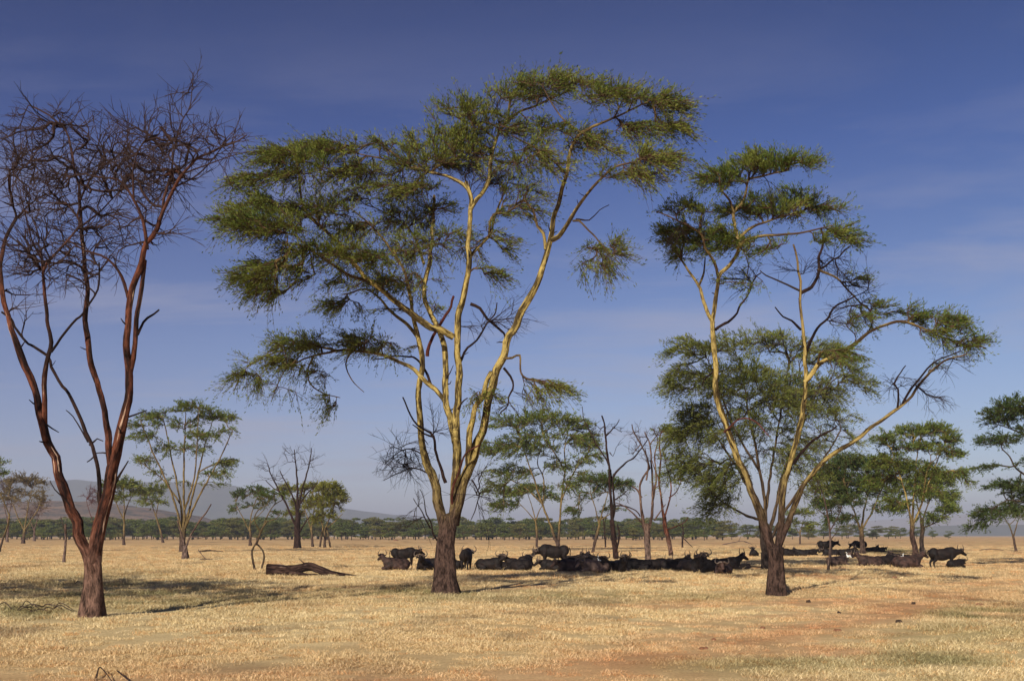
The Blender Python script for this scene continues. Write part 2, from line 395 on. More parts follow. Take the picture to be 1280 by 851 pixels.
def grow(root, bx, D, m, NP, NR, NT, NPX, pads, bark, leaf, sp, leaf_len, leaf_w, nl, twig_len, twig_r, ntw, depth, droop, layers, clump, spread, fan, dead_twigs, crown_name):
    NP = np.concatenate(NP); NR = np.concatenate(NR); NT = np.concatenate(NT); NPX = np.concatenate(NPX)
    cen = NP.mean(0)
    # attractors
    att = []; pid = []
    for pi, p in enumerate(pads):
        cx, cy, rx, ry = p[:4]; den = p[4] if len(p) > 4 else 1.0
        k = np.argsort(((NPX - (cx, cy)) ** 2 * (1, 1.5)).sum(1))[:6]
        dzc = p[5] if len(p) > 5 else float(np.mean(NP[k][:, 1]) - D)
        n = max(4, int(den * layers * math.pi * rx * ry / sp ** 2 * 1.3))
        u = RNG.normal(0, 1, (n, 3)); u /= np.linalg.norm(u, axis=1)[:, None]; u *= RNG.random((n, 1)) ** 0.42
        # fold the lower half up a bit so the pads are flat below and the edge is uneven
        lob = 0.72 + 0.5 * fbm(np.arctan2(u[:, 2], u[:, 0]) * 1.7 + pi * 9.1, np.full(n, pi * 3.3), 2, 2)
        x = cx + u[:, 0] * rx * lob; y = cy + u[:, 1] * ry * lob; zz = D + dzc + u[:, 2] * min(rx * m * depth, 7.0)
        y = y + droop * ry * 1.2 * (u[:, 0] ** 2)
        att.append(np.stack(((x - CX) / F * zz, zz, EYE - (y - HY) / F * zz), 1))
    att = np.concatenate(att)
    if not dead_twigs:                                   # gaps: thin out by a 3-D clump noise
        gsz = 1.5 * (m / 0.033) ** 0.75
        g3 = 0.5 * (fbm(att[:, 0] / gsz, att[:, 2] / (gsz * .55) + att[:, 1] / gsz * .7, 13, 2) + fbm(att[:, 1] / gsz + 9, att[:, 2] / (gsz * .5) - att[:, 0] / gsz * .5, 27, 2))
        att = att[g3 > clump]
    d0 = np.array([np.min(((NP - a) ** 2).sum(1)) for a in att])
    att = att[np.argsort(d0)]
    # grow
    cap = len(NP) + len(att) * 8 + 10
    Q = np.zeros((cap, 3)); Q[:len(NP)] = NP; TT = np.zeros((cap, 3)); TT[:len(NP)] = NT
    par = np.full(cap, -1); path = np.zeros(cap); nq = len(NP); n0 = nq
    cnt = np.zeros(cap); chains = []; tips = []
    step = 0.45 * (1 + D / 100)
    for a in att:
        dv = a - Q[:nq]; dd = np.sqrt((dv ** 2).sum(1)) + 1e-6
        ang = (dv * TT[:nq]).sum(1) / dd
        cost = dd * (1.0 + 0.7 * (1 - ang)) + 0.22 * path[:nq]
        k = int(np.argmin(cost)); d = dd[k]
        n = int(min(7, max(2, round(d / step)) + 1))
        t = np.linspace(0, 1, n + 1)[1:, None]
        ctrl = Q[k] + TT[k] * d * 0.42 + np.array((0, 0, 0.10 * d))
        seg = (1 - t) ** 2 * Q[k] + 2 * t * (1 - t) * ctrl + t ** 2 * a
        seg[:-1] += RNG.normal(0, (0.045 if dead_twigs else 0.035) * d, (n - 1, 3))
        idx = np.arange(nq, nq + n)
        Q[idx] = seg; par[idx] = np.concatenate(([k], idx[:-1]))
        TT[idx] = unit(np.diff(np.vstack((Q[k], seg)), axis=0))
        path[idx] = path[k] + d * t[:, 0]
        chains.append((k, idx)); tips.append(idx[-1]); nq += n
    for k, idx in reversed(chains):
        # tip count flows back
        c = 1.0 + cnt[idx[-1]]
        acc = c
        for i in idx[::-1]:
            if i != idx[-1]: acc = acc + cnt[i]
            cnt[i] = acc
        cnt[k] += acc if k >= n0 else 0
    rt = max(twig_r * 1.3, 0.0)
    mb = MB()
    for k, idx in chains:
        r = rt * np.maximum(cnt[idx], 1) ** 0.42
        pk = np.vstack((Q[k], Q[idx])); rk = np.concatenate(([r[0]], r))
        if k < n0: rk = np.minimum(rk, NR[k] * 0.85)
        tube(mb, pk, rk, 4 if rk[0] < 0.03 else 5, cap=False)
    # sprays of twigs and leaves at the tips and along the outer chains
    tipi = np.array(tips)
    ends = Q[tipi]; dirs = TT[tipi]
    extra = np.array([idx[len(idx) // 2] for k, idx in chains])
    src = np.concatenate((tipi, extra))
    p = np.repeat(Q[src], ntw, axis=0); dr = np.repeat(TT[src], ntw, axis=0)
    out = unit((p - cen) * np.array((1, 1, 0.25)))
    n = len(p)
    rnd = RNG.normal(0, 1, (n, 3)) * np.array((1, 1, 0.55))
    if dead_twigs:
        d = unit(dr * 1.0 + rnd * 0.5 + out * 0.35 + np.array((0, 0, 0.25))); bend = RNG.normal(0, 0.16, (n, 3)) + np.array((0, 0, -droop))
        ln = twig_len * RNG.uniform(0.5, 1.5, n)
        pp, T = twigs(mb, p, d, ln, np.full(n, twig_r), bend, K=5)
        for lv in range(2):
            s = pp[:, [1, 2, 3], :].reshape(-1, 3); td = T[:, [1, 2, 3], :].reshape(-1, 3); n2 = len(s)
            keep = RNG.random(n2) < (0.62 if lv == 0 else 0.22); s = s[keep]; td = td[keep]; n2 = len(s)
            d2 = unit(td + RNG.normal(0, 0.5, (n2, 3))); b2 = RNG.normal(0, 0.16, (n2, 3)) + np.array((0, 0, -droop))
            pp, T = twigs(mb, s, d2, twig_len * (0.6 - 0.2 * lv) * RNG.uniform(0.5, 1.4, n2), np.full(n2, twig_r * (0.75 - 0.15 * lv)), b2, K=5)
        nm = 'branches' if crown_name != 'dead_twigs' else 'dead_twigs'
        tag(link(nm, mb.mesh(nm, bx), root, M[bark]), kind='stuff')
        return root
    d = unit(dr * 0.75 + rnd * spread + out * 0.75 + np.array((0, 0, 0.05)))
    bend = RNG.normal(0, 0.12, (n, 3)) + np.array((0, 0, -droop * 1.2))
    ln = twig_len * RNG.uniform(0.5, 1.35, n)
    pp, T = twigs(mb, p, d, ln, np.full(n, twig_r * 0.8), bend, K=3)
    tag(link('branches', mb.mesh('branches', bx), root, M[bark]), kind='stuff')
    lb = MB()
    t = RNG.uniform(0.1, 1.08, (n, nl)); tt = t[:, :, None]
    c = p[:, None, :] + d[:, None, :] * ln[:, None, None] * tt + bend[:, None, :] * ln[:, None, None] * tt ** 2
    side = RNG.normal(0, 1, (n, nl, 3)) * np.array((1, 1, 0.6))
    ld = unit(d[:, None, :] * 1.0 + side * fan)
    c = c + ld * leaf_len * 0.4 + RNG.normal(0, leaf_len * 0.28, c.shape)
    c = c.reshape(-1, 3); ld = ld.reshape(-1, 3); nn = len(c)
    leaves(lb, c, ld, leaf_len * RNG.uniform(0.6, 1.4, nn), leaf_w * RNG.uniform(0.6, 1.4, nn))
    o = link(crown_name, lb.mesh(crown_name, bx, smooth=False, attrs=False), root, M[leaf])
    return root

# ------------------------------------------------------------------ ground colour field and ground
TRACK = np.array([gp(x, y)[:2] for x, y in ((560, 862), (700, 842), (830, 822), (960, 800), (1080, 778), (1170, 756), (1235, 735), (1275, 716), (1290, 700))])
def seg_dist(x, y, pl):
    best = np.full(np.shape(x), 1e9)
    for a, b in zip(pl[:-1], pl[1:]):
        ab = b - a; t = np.clip(((x - a[0]) * ab[0] + (y - a[1]) * ab[1]) / (ab @ ab), 0, 1)
        best = np.minimum(best, np.hypot(x - a[0] - ab[0] * t, y - a[1] - ab[1] * t))
    return best
GREENS = [  # greener grass: px, py, half width px, half height px, strength
    (150, 742, 190, 24, .8), (520, 742, 120, 9, .9), (700, 745, 190, 8, .6), (860, 746, 70, 6, .5), (1230, 772, 70, 14, .95), (1100, 806, 130, 12, .5),
    (960, 832, 150, 12, .6), (1190, 825, 130, 34, .8), (330, 748, 80, 10, .6), (450, 738, 80, 7, .7), (1000, 688, 120, 4, .5), (1120, 689, 50, 4, .9), (30, 765, 60, 9, .8)]
def field(x, y):
    """0..1 weights: bare earth, green, dark litter"""
    x = np.asarray(x, float); y = np.asarray(y, float)
    px = x / y * F + CX; py = HY + EYE * F / y
    td = seg_dist(x, y, TRACK)
    w = 1.1 + y * 0.02
    bare = np.exp(-(td / (w * (0.6 + 0.9 * fbm(x / 3, y / 3, 21)))) ** 2) * np.clip(1.25 - fbm(x / 1.1, y / 1.1, 5, 3) * 0.9, 0, 1)
    bare = bare * np.clip((1230 - px) / 90, 0.35, 1)
    bare = np.maximum(bare, np.clip((fbm(x / 6, y / 5, 33) - 0.60) * 5, 0, 0.7) * np.clip((x + 2) / 4, 0.25, 1))
    bare = np.maximum(bare, 0.85 * np.clip((py - 826) / 30, 0, 1) * np.clip(fbm(x / 1.5, y / 1.5, 71) * 2.2 - 0.5, 0, 1) * (px < 900))
    green = np.zeros_like(x)
    for gx, gy, hw, hh, s in GREENS:
        green = np.maximum(green, s * np.exp(-(((px - gx) / hw) ** 2 + ((py - gy) / hh) ** 2) ** 1.2))
    green = green * np.clip(fbm(x / 1.6, y / 1.6, 44, 4) * 3.2 - 0.9, 0, 1)
    lit = np.clip((fbm(x / 2.5 + 50, y / 4, 60, 5) - 0.60) * 6, 0, 1)
    return bare * (1 - 0.6 * green), green, lit
def gcolor(x, y):
    b, g, l = field(x, y)
    st = np.array((0.68, 0.53, 0.285)); st2 = np.array((0.64, 0.46, 0.235)); rd = np.array((0.56, 0.30, 0.145)); gr = np.array((0.20, 0.18, 0.07)); lt = np.array((0.22, 0.14, 0.075))
    f = np.clip(fbm(x / 7, y / 7, 80, 5) * 2.6 - 0.85, 0, 1)[..., None]
    far = np.clip((np.asarray(y) - 90) / 260, 0, 1)[..., None]
    c = st * (1 - f) + st2 * f
    c = c * (1 - 0.75 * far) + np.array((0.60, 0.38, 0.18)) * 0.75 * far
    c = c * (1 - 0.55 * l[..., None]) + lt * 0.55 * l[..., None]
    c = c * (1 - 0.95 * b[..., None]) + rd * 0.95 * b[..., None]
    c = c * (1 - g[..., None]) + gr * g[..., None]
    return c

def build_ground():
    r = [1.0]
    while r[-1] < 130: r.append(r[-1] * 1.0085 + 0.02)
    while r[-1] < 20500: r.append(r[-1] * 1.06)
    r = np.array(r)
    a = np.concatenate((np.linspace(-180, -40, 36)[:-1], np.linspace(-40, -28, 12)[:-1], np.linspace(-28, 28, 420), np.linspace(28, 40, 12)[1:], np.linspace(40, 180, 36)[1:-1]))
    a = np.radians(a)
    A, R = np.meshgrid(a, r)
    X = R * np.sin(A); Y = R * np.cos(A)
    Z = np.where(Y > 0, gz(X, np.maximum(Y, 0.1)), gz(X, np.full_like(Y, 0.1)) * np.clip(1 + Y / 20, 0, 1))
    na = len(a); nr = len(r)
    v = np.stack((X, Y, Z), 2).reshape(-1, 3)
    i = np.arange(nr - 1)[:, None] * na; j = np.arange(na)[None, :]; k = (j + 1) % na
    q = np.stack((i + j, i + k, i + na + k, i + na + j), 2).reshape(-1, 4)
    q = q[:, ::-1]
    mb = MB(); v = np.vstack((v, (0, 0, Z[0].mean())))
    t = [(x, (x + 1) % na, len(v) - 1) for x in range(na)]
    mb.add(v, q, [(b_, a_, c_) for a_, b_, c_ in t][::-1])
    me = mb.mesh('ground', attrs=False)
    c = gcolor(v[:, 0], np.maximum(v[:, 1], 5.0))
    at = me.color_attributes.new('gcol', 'FLOAT_COLOR', 'POINT')
    at.data.foreach_set('color', np.hstack((c, np.ones((len(c), 1)))).astype(np.float32).ravel())
    m, nt, o = mat('dry_grassland')
    at = N(nt, 'ShaderNodeAttribute', attribute_name='gcol'); g = N(nt, 'ShaderNodeNewGeometry')
    n1 = N(nt, 'ShaderNodeTexNoise', {0: g.outputs['Position'], 'Scale': 14.0, 'Detail': 6, 'Roughness': 0.7})
    mpn = N(nt, 'ShaderNodeMapping', {0: g.outputs['Position'], 'Scale': (0.25, 0.5, 1)})
    n2 = N(nt, 'ShaderNodeTexNoise', {0: mpn.outputs[0], 'Scale': 1.0, 'Detail': 8, 'Roughness': 0.7})
    mp3 = N(nt, 'ShaderNodeMapping', {0: g.outputs['Position'], 'Scale': (0.02, 0.05, 1)})
    n3 = N(nt, 'ShaderNodeTexNoise', {0: mp3.outputs[0], 'Scale': 1.0, 'Detail': 9, 'Roughness': 0.72})
    col = mixc(nt, 1.0, at.outputs['Color'], rampn(nt, n1.outputs[0], [(0.30, (0.74, 0.70, 0.66)), (0.68, (1.22, 1.22, 1.2))]), 'MULTIPLY')
    col = mixc(nt, 1.0, col, rampn(nt, n2.outputs[0], [(0.33, (0.80, 0.76, 0.72)), (0.62, (1.1, 1.1, 1.1))]), 'MULTIPLY')
    col = mixc(nt, 1.0, col, rampn(nt, n3.outputs[0], [(0.36, (0.68, 0.62, 0.58)), (0.47, (1.0, 1.0, 1.0)), (0.8, (1.1, 1.12, 1.1))]), 'MULTIPLY')
    bp = N(nt, 'ShaderNodeBump', {'Height': n1.outputs[0], 'Strength': 0.6, 'Distance': 0.06})
    b = N(nt, 'ShaderNodeBsdfPrincipled', {'Base Color': col, 'Roughness': 0.95, 'Normal': bp.outputs[0], 'Specular IOR Level': 0.1})
    nt.links.new(b.outputs[0], o.inputs[0])
    g_ = link('ground', me, None, m); tag(g_, kind='structure')
build_ground()

# ------------------------------------------------------------------ grass: one tuft mesh repeated over the near ground
def tuft_mesh(name, nb, rad, h, lean):
    mb = MB(); r = np.random.default_rng(nb)
    for i in range(nb):
        a = r.uniform(0, 6.283); q = rad * math.sqrt(r.random()); b = np.array((q * math.cos(a), q * math.sin(a), -0.01))
        hh = h * r.uniform(0.4, 1.25); d = r.uniform(0, 6.283); l = lean * r.uniform(0.3, 1.5) * hh
        w = 0.006 * r.uniform(0.7, 1.6); wa = r.uniform(0, 6.283); wv = np.array((math.cos(wa), math.sin(wa), 0)) * w
        m1 = b + np.array((math.cos(d) * l * 0.35, math.sin(d) * l * 0.35, hh * 0.6)); tp = b + np.array((math.cos(d) * l, math.sin(d) * l, hh * r.uniform(0.75, 1)))
        mb.add(np.array((b - wv, b + wv, m1 + wv * .8, m1 - wv * .8, tp)), [(0, 1, 2, 3)], [(3, 2, 4)])
    return mb.mesh(name, smooth=False, attrs=False)
def grass_material():
    m, nt, o = mat('grass_blades')
    at = N(nt, 'ShaderNodeAttribute', attribute_name='gcol', attribute_type='INSTANCER'); g = N(nt, 'ShaderNodeNewGeometry')
    col = mixc(nt, 1.0, at.outputs['Color'], rampn(nt, g.outputs['Random Per Island'], [(0.0, (0.60, 0.55, 0.50)), (0.5, (1.02, 1.02, 1.0)), (1.0, (1.35, 1.42, 1.6))]), 'MULTIPLY')
    d = N(nt, 'ShaderNodeBsdfPrincipled', {'Base Color': col, 'Roughness': 0.6, 'Specular IOR Level': 0.3})
    t = N(nt, 'ShaderNodeBsdfTranslucent', {0: col})
    mx = N(nt, 'ShaderNodeMixShader', {0: 0.25, 1: d.outputs[0], 2: t.outputs[0]})
    nt.links.new(mx.outputs[0], o.inputs[0]); return m
GM = grass_material()
def scatter(name, pts, cols, scl, tufts, label=None):
    me = bpy.data.meshes.new(name); me.vertices.add(len(pts)); me.vertices.foreach_set('co', pts.astype(np.float32).ravel())
    for nme, ty, key, arr in (('gcol', 'FLOAT_COLOR', 'color', np.hstack((cols, np.ones((len(cols), 1))))), ('scl', 'FLOAT', 'value', scl), ('rot', 'FLOAT', 'value', RNG.uniform(0, 6.283, len(pts)))):
        a = me.attributes.new(nme, ty, 'POINT'); a.data.foreach_set(key, arr.astype(np.float32).ravel())
    a = me.attributes.new('kindn', 'INT', 'POINT'); a.data.foreach_set('value', RNG.integers(0, len(tufts), len(pts)).astype(np.int32))
    o = link(name, me, None); tag(o, kind='stuff')
    gt = bpy.data.node_groups.new(name, 'GeometryNodeTree')
    gt.interface.new_socket('Geometry', in_out='INPUT', socket_type='NodeSocketGeometry'); gt.interface.new_socket('Geometry', in_out='OUTPUT', socket_type='NodeSocketGeometry')
    gi = gt.nodes.new('NodeGroupInput'); go = gt.nodes.new('NodeGroupOutput'); j = gt.nodes.new('GeometryNodeJoinGeometry')
    def attr(nm, ty):
        n = gt.nodes.new('GeometryNodeInputNamedAttribute'); n.data_type = ty; n.inputs[0].default_value = nm; return n.outputs[0]
    rot = gt.nodes.new('ShaderNodeCombineXYZ'); gt.links.new(attr('rot', 'FLOAT'), rot.inputs[2])
    for k, tm in enumerate(tufts):
        to = bpy.data.objects.new(name + '_tuft', tm)                 # never linked: only read by the node
        oi = gt.nodes.new('GeometryNodeObjectInfo'); oi.inputs[0].default_value = to
        cp = gt.nodes.new('FunctionNodeCompare'); cp.data_type = 'INT'; cp.operation = 'EQUAL'
        gt.links.new(attr('kindn', 'INT'), cp.inputs[2]); cp.inputs[3].default_value = k
        ip = gt.nodes.new('GeometryNodeInstanceOnPoints')
        gt.links.new(gi.outputs[0], ip.inputs['Points']); gt.links.new(oi.outputs['Geometry'], ip.inputs['Instance'])
        gt.links.new(cp.outputs[0], ip.inputs['Selection']); gt.links.new(rot.outputs[0], ip.inputs['Rotation']); gt.links.new(attr('scl', 'FLOAT'), ip.inputs['Scale'])
        gt.links.new(ip.outputs[0], j.inputs[0])
    gt.links.new(j.outputs[0], go.inputs[0])
    md = o.modifiers.new('scatter', 'NODES'); md.node_group = gt
    return o
def grass():
    P_ = []
    for d0, d1, dens in ((16, 28, 36), (28, 45, 18), (45, 75, 6), (75, 110, 3), (110, 170, 1.4), (170, 260, .5)):
        A = (d1 - d0) * 2 * d1 * 0.60; n = int(A * dens)
        y = RNG.uniform(d0, d1, n); x = RNG.uniform(-0.60 * d1, 0.60 * d1, n)
        k = np.abs(x) < 0.56 * y + 3; P_.append(np.stack((x[k], y[k]), 1))
    p = np.concatenate(P_); x, y = p[:, 0], p[:, 1]
    b, g, l = field(x, y)
    clump = fbm(x / 0.9, y / 0.9, 90, 3)
    keep = RNG.random(len(x)) < np.clip(0.60 + (clump - 0.5) * 3.0, 0.08, 1) * (1 - 0.80 * b)
    x, y, b, g, l, clump = (v[keep] for v in (x, y, b, g, l, clump))
    c = gcolor(x, y) * 1.15; c = c * RNG.uniform(0.85, 1.15, (len(x), 1))
    orange = (RNG.random(len(x)) < 0.12)[:, None]; c = np.where(orange, c * np.array((0.92, 0.74, 0.62)), c)
    pts = np.stack((x, y, gz(x, y)), 1)
    s = (0.35 + 1.3 * clump) * (1 - 0.45 * b) * (1 + 0.35 * g) * RNG.uniform(0.7, 1.25, len(x)) * np.clip(0.42 + y / 62, 0.6, 1.6)
    for me in T: me.materials.append(GM)
    scatter('dry_grass', pts, c, s, T)
T = [tuft_mesh('tuft', 44, 0.28, 0.085, 1.3), tuft_mesh('tuft', 36, 0.24, 0.11, 1.0), tuft_mesh('tuft', 50, 0.34, 0.065, 2.0)]
grass()

# ------------------------------------------------------------------ the three big trees
build_tree('dead_tree', 32.5, (116, 770), [
    ("116,771 117,750 118,733 118,711 116,696", 13.2, 11.0, 0),
    ("114,704 110,692 103,676 95,652 86,625 76,598 69.5,573 61,555 49,508 35,466 21,428 11,404 4.5,368 2,328 4.5,301 20,274", 9.0, 2.0, 0.8),
    ("118,702 122,682 127,655 133,630 138.7,597 148,555 157.5,513 162,470 160,430 158.5,390 165,359 178.6,328 185,305 196,283 210,252 219,234 232,216 250,194 277,185 308,167", 10.2, 0.8, -0.6),
    ("161,475 169,430 172,390 178,350 182,325", 4.2, 2.5, -0.3),
    ("141,590 138,569 134,531 124.6,489 113,456 110.5,428 105.8,400 109,368 105,328 102,283 100,247 91.5,203 85,172 67,149 40,134", 5.2, 1.0, 1.2),
    ("127,648 124.6,625 122,588 110.5,550 96,513 80,480 56,447 28,421 0,388", 3.6, 1.6, 1.6, 'dead_dark'),
    ("56,530 56,500 56,470 63.5,428 58.8,400 67,428 58,386 53.6,350 56,332 76,310 103,279".replace(" 67,428", ""), 4.0, 1.2, -1.0),
    ("64,440 71,430 94,400 103,390 120.5,363 125,328", 2.0, 1.2, -0.5, 'dead_dark'),
    ("160,372 152,346 134,323 107,314 85,300", 2.6, 1.0, -1.5),
    ("184,312 178.6,274 165,247 147,225 116,220", 3.0, 1.2, -1.3),
    ("204,262 205,247 214,216 219,180 228,150 238,132 241,91", 2.2, 0.5, 0.3),
    ("167,250 167,207 178,180 196,160", 1.8, 0.6, -1.6),
    ("100,250 116,220 147,194 175,170", 1.8, 0.6, 2.4),
    ("172,418 180,402 196,386", 2.4, 1.2, 0.3, 'dead_dark'),
    ("141,608 150,594 160,576", 2.6, 0.9, 0.0, 'dead_dark'),
    ("110,552 103,540 92,520 84,512", 1.6, 0.6, 1.2, 'dead_dark'),
    ("112,556 122,548 130,551", 1.6, 0.7, 0.2, 'dead_dark'),
    ("137,566 128,566 118,565", 1.5, 0.6, 0.4, 'dead_dark'),
    ("118,570 112,576 110,577", 1.4, 0.7, 0.9, 'dead_dark'),
    ("95,650 84,628 70,612 63,600", 1.8, 0.6, -0.2, 'dead_dark'),
    ("92,205 70,195 45,200 20,215 0,235", 1.6, 0.5, 2.5),
    ("56,332 40,300 30,260 20,230", 1.6, 0.5, -2.0),
    ("232,216 262,205 290,195 312,190", 1.3, 0.5, -1.2),
    ("219,234 245,220 265,200 285,175 300,160", 1.3, 0.5, 0.8),
    ("102,283 128,262 150,240 190,220", 1.5, 0.6, 2.6),
], [(60, 165, 62, 30, 1), (130, 190, 60, 32, 1), (200, 178, 55, 36, 1.1), (262, 182, 46, 26, 0.9), (236, 125, 18, 26, .7), (150, 235, 65, 36, 1), (62, 235, 62, 50, 1), (50, 315, 50, 45, 1.0),
    (105, 325, 45, 45, 0.7), (28, 210, 36, 36, 1), (208, 215, 42, 28, .9), (185, 280, 34, 36, .5), (130, 285, 40, 34, .9), (20, 380, 26, 36, .35), (170, 215, 60, 30, .7)],
    'tall dead tree with bare red brown limbs at the left edge of the picture', 'dead tree', bark='dead', leaf=None, sp=13.0, twig_len=0.78, twig_r=0.014, ntw=1, droop=0.06, dead_twigs=True, sides=16, attach_min=0.45, depth=0.9)

build_tree('acacia_tree', 45.0, (558, 741), [
    ("559,741 558,720 558,700 558,680 559,662 560,645", 13.5, 11.0, 0),
    ("555,655 548,625 543,604 531,570 525.5,540 524,506 525,480 526.5,460 523,424 517,393 514,376 509,350 500,330 490,312", 7.5, 1.4, 1.5),
    ("565,652 569,625 570,590 570,550 572,514 574,469 570,429 572,395 577,378 584,345 585,302 588,266 590,250 584,228", 7.2, 2.8, 0.0),
    ("569,552 563,520 557,500 556,465 556,434 548,411 536,388 530,360 538,327 541,277 542,244", 5.4, 2.0, 2.8),
    ("566,655 574,625 580,600 588,576 601,545 608,514 617,478 628,447 640,412 656,382 670,354 680,326 686,302 692,274 698,246 708,218 712,190 728,168 748,154 776,142 812,126", 8.2, 0.9, -2.0),
    ("585,596 587,560 592,518 604,492 609,474 613,466", 4.6, 3.0, -1.6),
    ("567,421 545,411 538,409 513,393 484,368 464,353 439,327 423,302 394,277 377,249 372,207 369,191", 4.8, 1.0, -2.8),
    ("464,353 435,343 410,327 382,306 369,294 345,290", 2.4, 0.8, -4.5),
    ("524,424 511,407 492,393 472,370 455,362 430,368", 2.8, 1.0, 3.2),
    ("557,502 548,492 530,474 517,462 503,454 481,445 458,440 427,438 392,445 347,462", 3.6, 0.8, 1.2),
    ("540,484 531,462 519,447 500,445 470,448", 2.2, 0.9, 3.5, 'dead_dark'),
    ("586,238 579,231 568,224 546,217 505,207 472,197 440,190", 2.8, 0.8, 2.5),
    ("588,262 596,249 604,238 612,222 615,195 624,166 644,144 676,130 720,110", 3.4, 0.8, 1.5),
    ("584,330 590,318 612,294 620,266 630,242 638,218", 2.5, 0.9, 3.5),
    ("686,300 698,296 716,270 732,246 752,222 772,208 800,202", 3.4, 0.8, -3.6),
    ("716,276 724,276 736,288 742,294 756,310 776,330", 1.5, 0.6, -3.0),
    ("720,274 736,274 748,262 760,256", 1.2, 0.5, -2.6, 'dead_dark'),
    ("682,312 680,292 672,282 666,262 656,250 660,236", 2.4, 1.2, -1.0),
    ("628,448 640,447 650,444 651,465 660,474 673,476", 1.8, 0.8, -2.6),
    ("530,330 520,300 505,280 480,265 455,255", 2.2, 0.8, 4.5),
    ("500,330 480,300 462,280 440,262", 2.0, 0.8, 0.5),
    ("708,218 690,200 668,185 640,170", 1.8, 0.7, -3.5),
    ("728,168 705,150 690,130 680,112", 1.6, 0.6, -1.0),
    ("392,445 385,462 388,480 405,492 425,497", 1.4, 0.6, 0.6),
    ("420,438 390,432 360,436 325,448 305,462", 1.8, 0.6, 2.6),
    ("440,439 432,455 440,475 455,490", 1.3, 0.5, 0.0),
    ("370,450 355,465 345,485 340,500", 1.2, 0.5, 1.8),
    ("557,603 546,576 543,545 521,532 510,515 503,498", 2.4, 1.0, -1.0, 'dead_dark'),
    ("543,546 530,543 516,530", 1.5, 0.7, -1.3, 'dead_dark'),
    ("534,445 538,425 546,414 559,389 568,372", 2.6, 1.8, 0.3, 'dead_red'),
    ("574,455 585,435 601,420 610,405 619,390 622,378", 2.0, 0.8, -0.6, 'dead_dark'),
    ("588,380 600,385 610,398 622,408 633,424", 2.2, 1.5, 0.5, 'dead_dark'),
    ("566,640 566,612 574,590 582,566 600,556", 2.2, 1.1, -1.3, 'dead_red'),
    ("630,460 640,475 636,500 625,520", 1.8, 0.8, -2.0, 'dead_dark'),
    ("556,690 545,672 536,650 530,622 524,612", 1.6, 0.5, -0.8, 'dead_dark'),
    ("538,660 527,640 517,622", 1.2, 0.5, -0.8, 'dead_dark'),
    ("590,600 598,615 594,635 588,650", 1.2, 0.5, -2.4, 'dead_dark'),
    ("570,515 578,505 584,498", 1.8, 0.8, -0.6, 'dead_dark'),
    ("539,594 520,585 500,590 480,600", 1.3, 0.5, 2.0, 'dead_dark'),
    ("534,572 515,562 498,565 480,580", 1.2, 0.5, 2.6, 'dead_dark'),
], [(690, 104, 66, 9, 1.9), (640, 122, 56, 9, 1.7), (580, 140, 54, 10, 1.9), (620, 160, 60, 12, 1.3), (765, 120, 52, 10, 1.7), (822, 128, 40, 9, 1.7), (835, 158, 32, 10, 1.4), (790, 160, 40, 12, .9), (815, 196, 36, 12, 1.6), (780, 215, 40, 10, 1.2), (735, 178, 44, 16, .7), (700, 165, 40, 16, .6),
    (665, 200, 44, 18, .9), (620, 225, 40, 18, .8), (560, 178, 56, 12, 1.6), (540, 205, 56, 14, 1.7), (590, 195, 40, 14, 1.2), (480, 180, 60, 10, 2.0), (415, 184, 60, 10, 2.0), (345, 195, 48, 11, 1.9), (320, 222, 38, 10, 1.5), (380, 215, 54, 14, 1.1), (455, 212, 54, 14, 1.2), (510, 235, 50, 14, 1.6),
    (460, 246, 50, 12, 1.3), (340, 255, 50, 11, 1.2), (305, 276, 40, 12, 2.1), (350, 285, 50, 10, 1.7), (405, 262, 50, 14, .9), (440, 285, 60, 12, 1.5), (500, 275, 44, 14, 1.4), (545, 262, 30, 14, 1.0), (390, 312, 60, 10, 1.4), (450, 322, 60, 12, 1.4), (510, 310, 44, 14, 1.2), (560, 300, 40, 14, .9), (610, 300, 34, 16, .7), (600, 340, 32, 10, .6),
    (320, 345, 38, 9, 2.0), (350, 332, 44, 9, 1.5), (335, 362, 30, 8, 1.4), (400, 345, 44, 10, 1.1), (470, 352, 50, 10, 1.3), (520, 350, 34, 10, .9), (430, 378, 40, 8, 1.2), (485, 385, 40, 8, 1.3), (645, 262, 30, 16, .8), (650, 240, 36, 10, .7), (545, 385, 24, 10, .4),
    (430, 425, 50, 8, 2.4), (375, 430, 48, 8, 2.4), (340, 448, 40, 8, 2.0), (320, 468, 34, 8, 1.8), (345, 485, 28, 12, .8), (420, 478, 36, 14, .7), (430, 500, 34, 12, 1.2), (478, 432, 44, 8, 1.5), (380, 462, 40, 14, .6), (460, 492, 24, 10, .8), (752, 312, 32, 14, .9), (745, 330, 32, 9, .9), (672, 480, 44, 7, 1.8), (640, 490, 40, 8, 1.3), (600, 492, 24, 6, 1.2)],
    'largest green acacia with yellow bark and many stems, in the middle of the plain', 'acacia tree', bark='fever', leaf='leaf', sp=11.0, layers=1.42, nl=12, ntw=4, twig_len=0.85, twig_r=0.012, leaf_len=0.145, leaf_w=0.034, clump=0.42, spread=0.34, fan=0.38, droop=0.24, dpads=[(508, 572, 30, 24, 1.2), (605, 610, 14, 26, .8), (630, 400, 22, 20, .5), (520, 640, 10, 16, .8), (640, 500, 16, 16, .5), (600, 400, 24, 20, .4), (540, 540, 16, 14, .5), (470, 220, 60, 24, .3), (600, 210, 80, 30, .3), (370, 260, 50, 30, .3)], sides=18, flare=1.65)

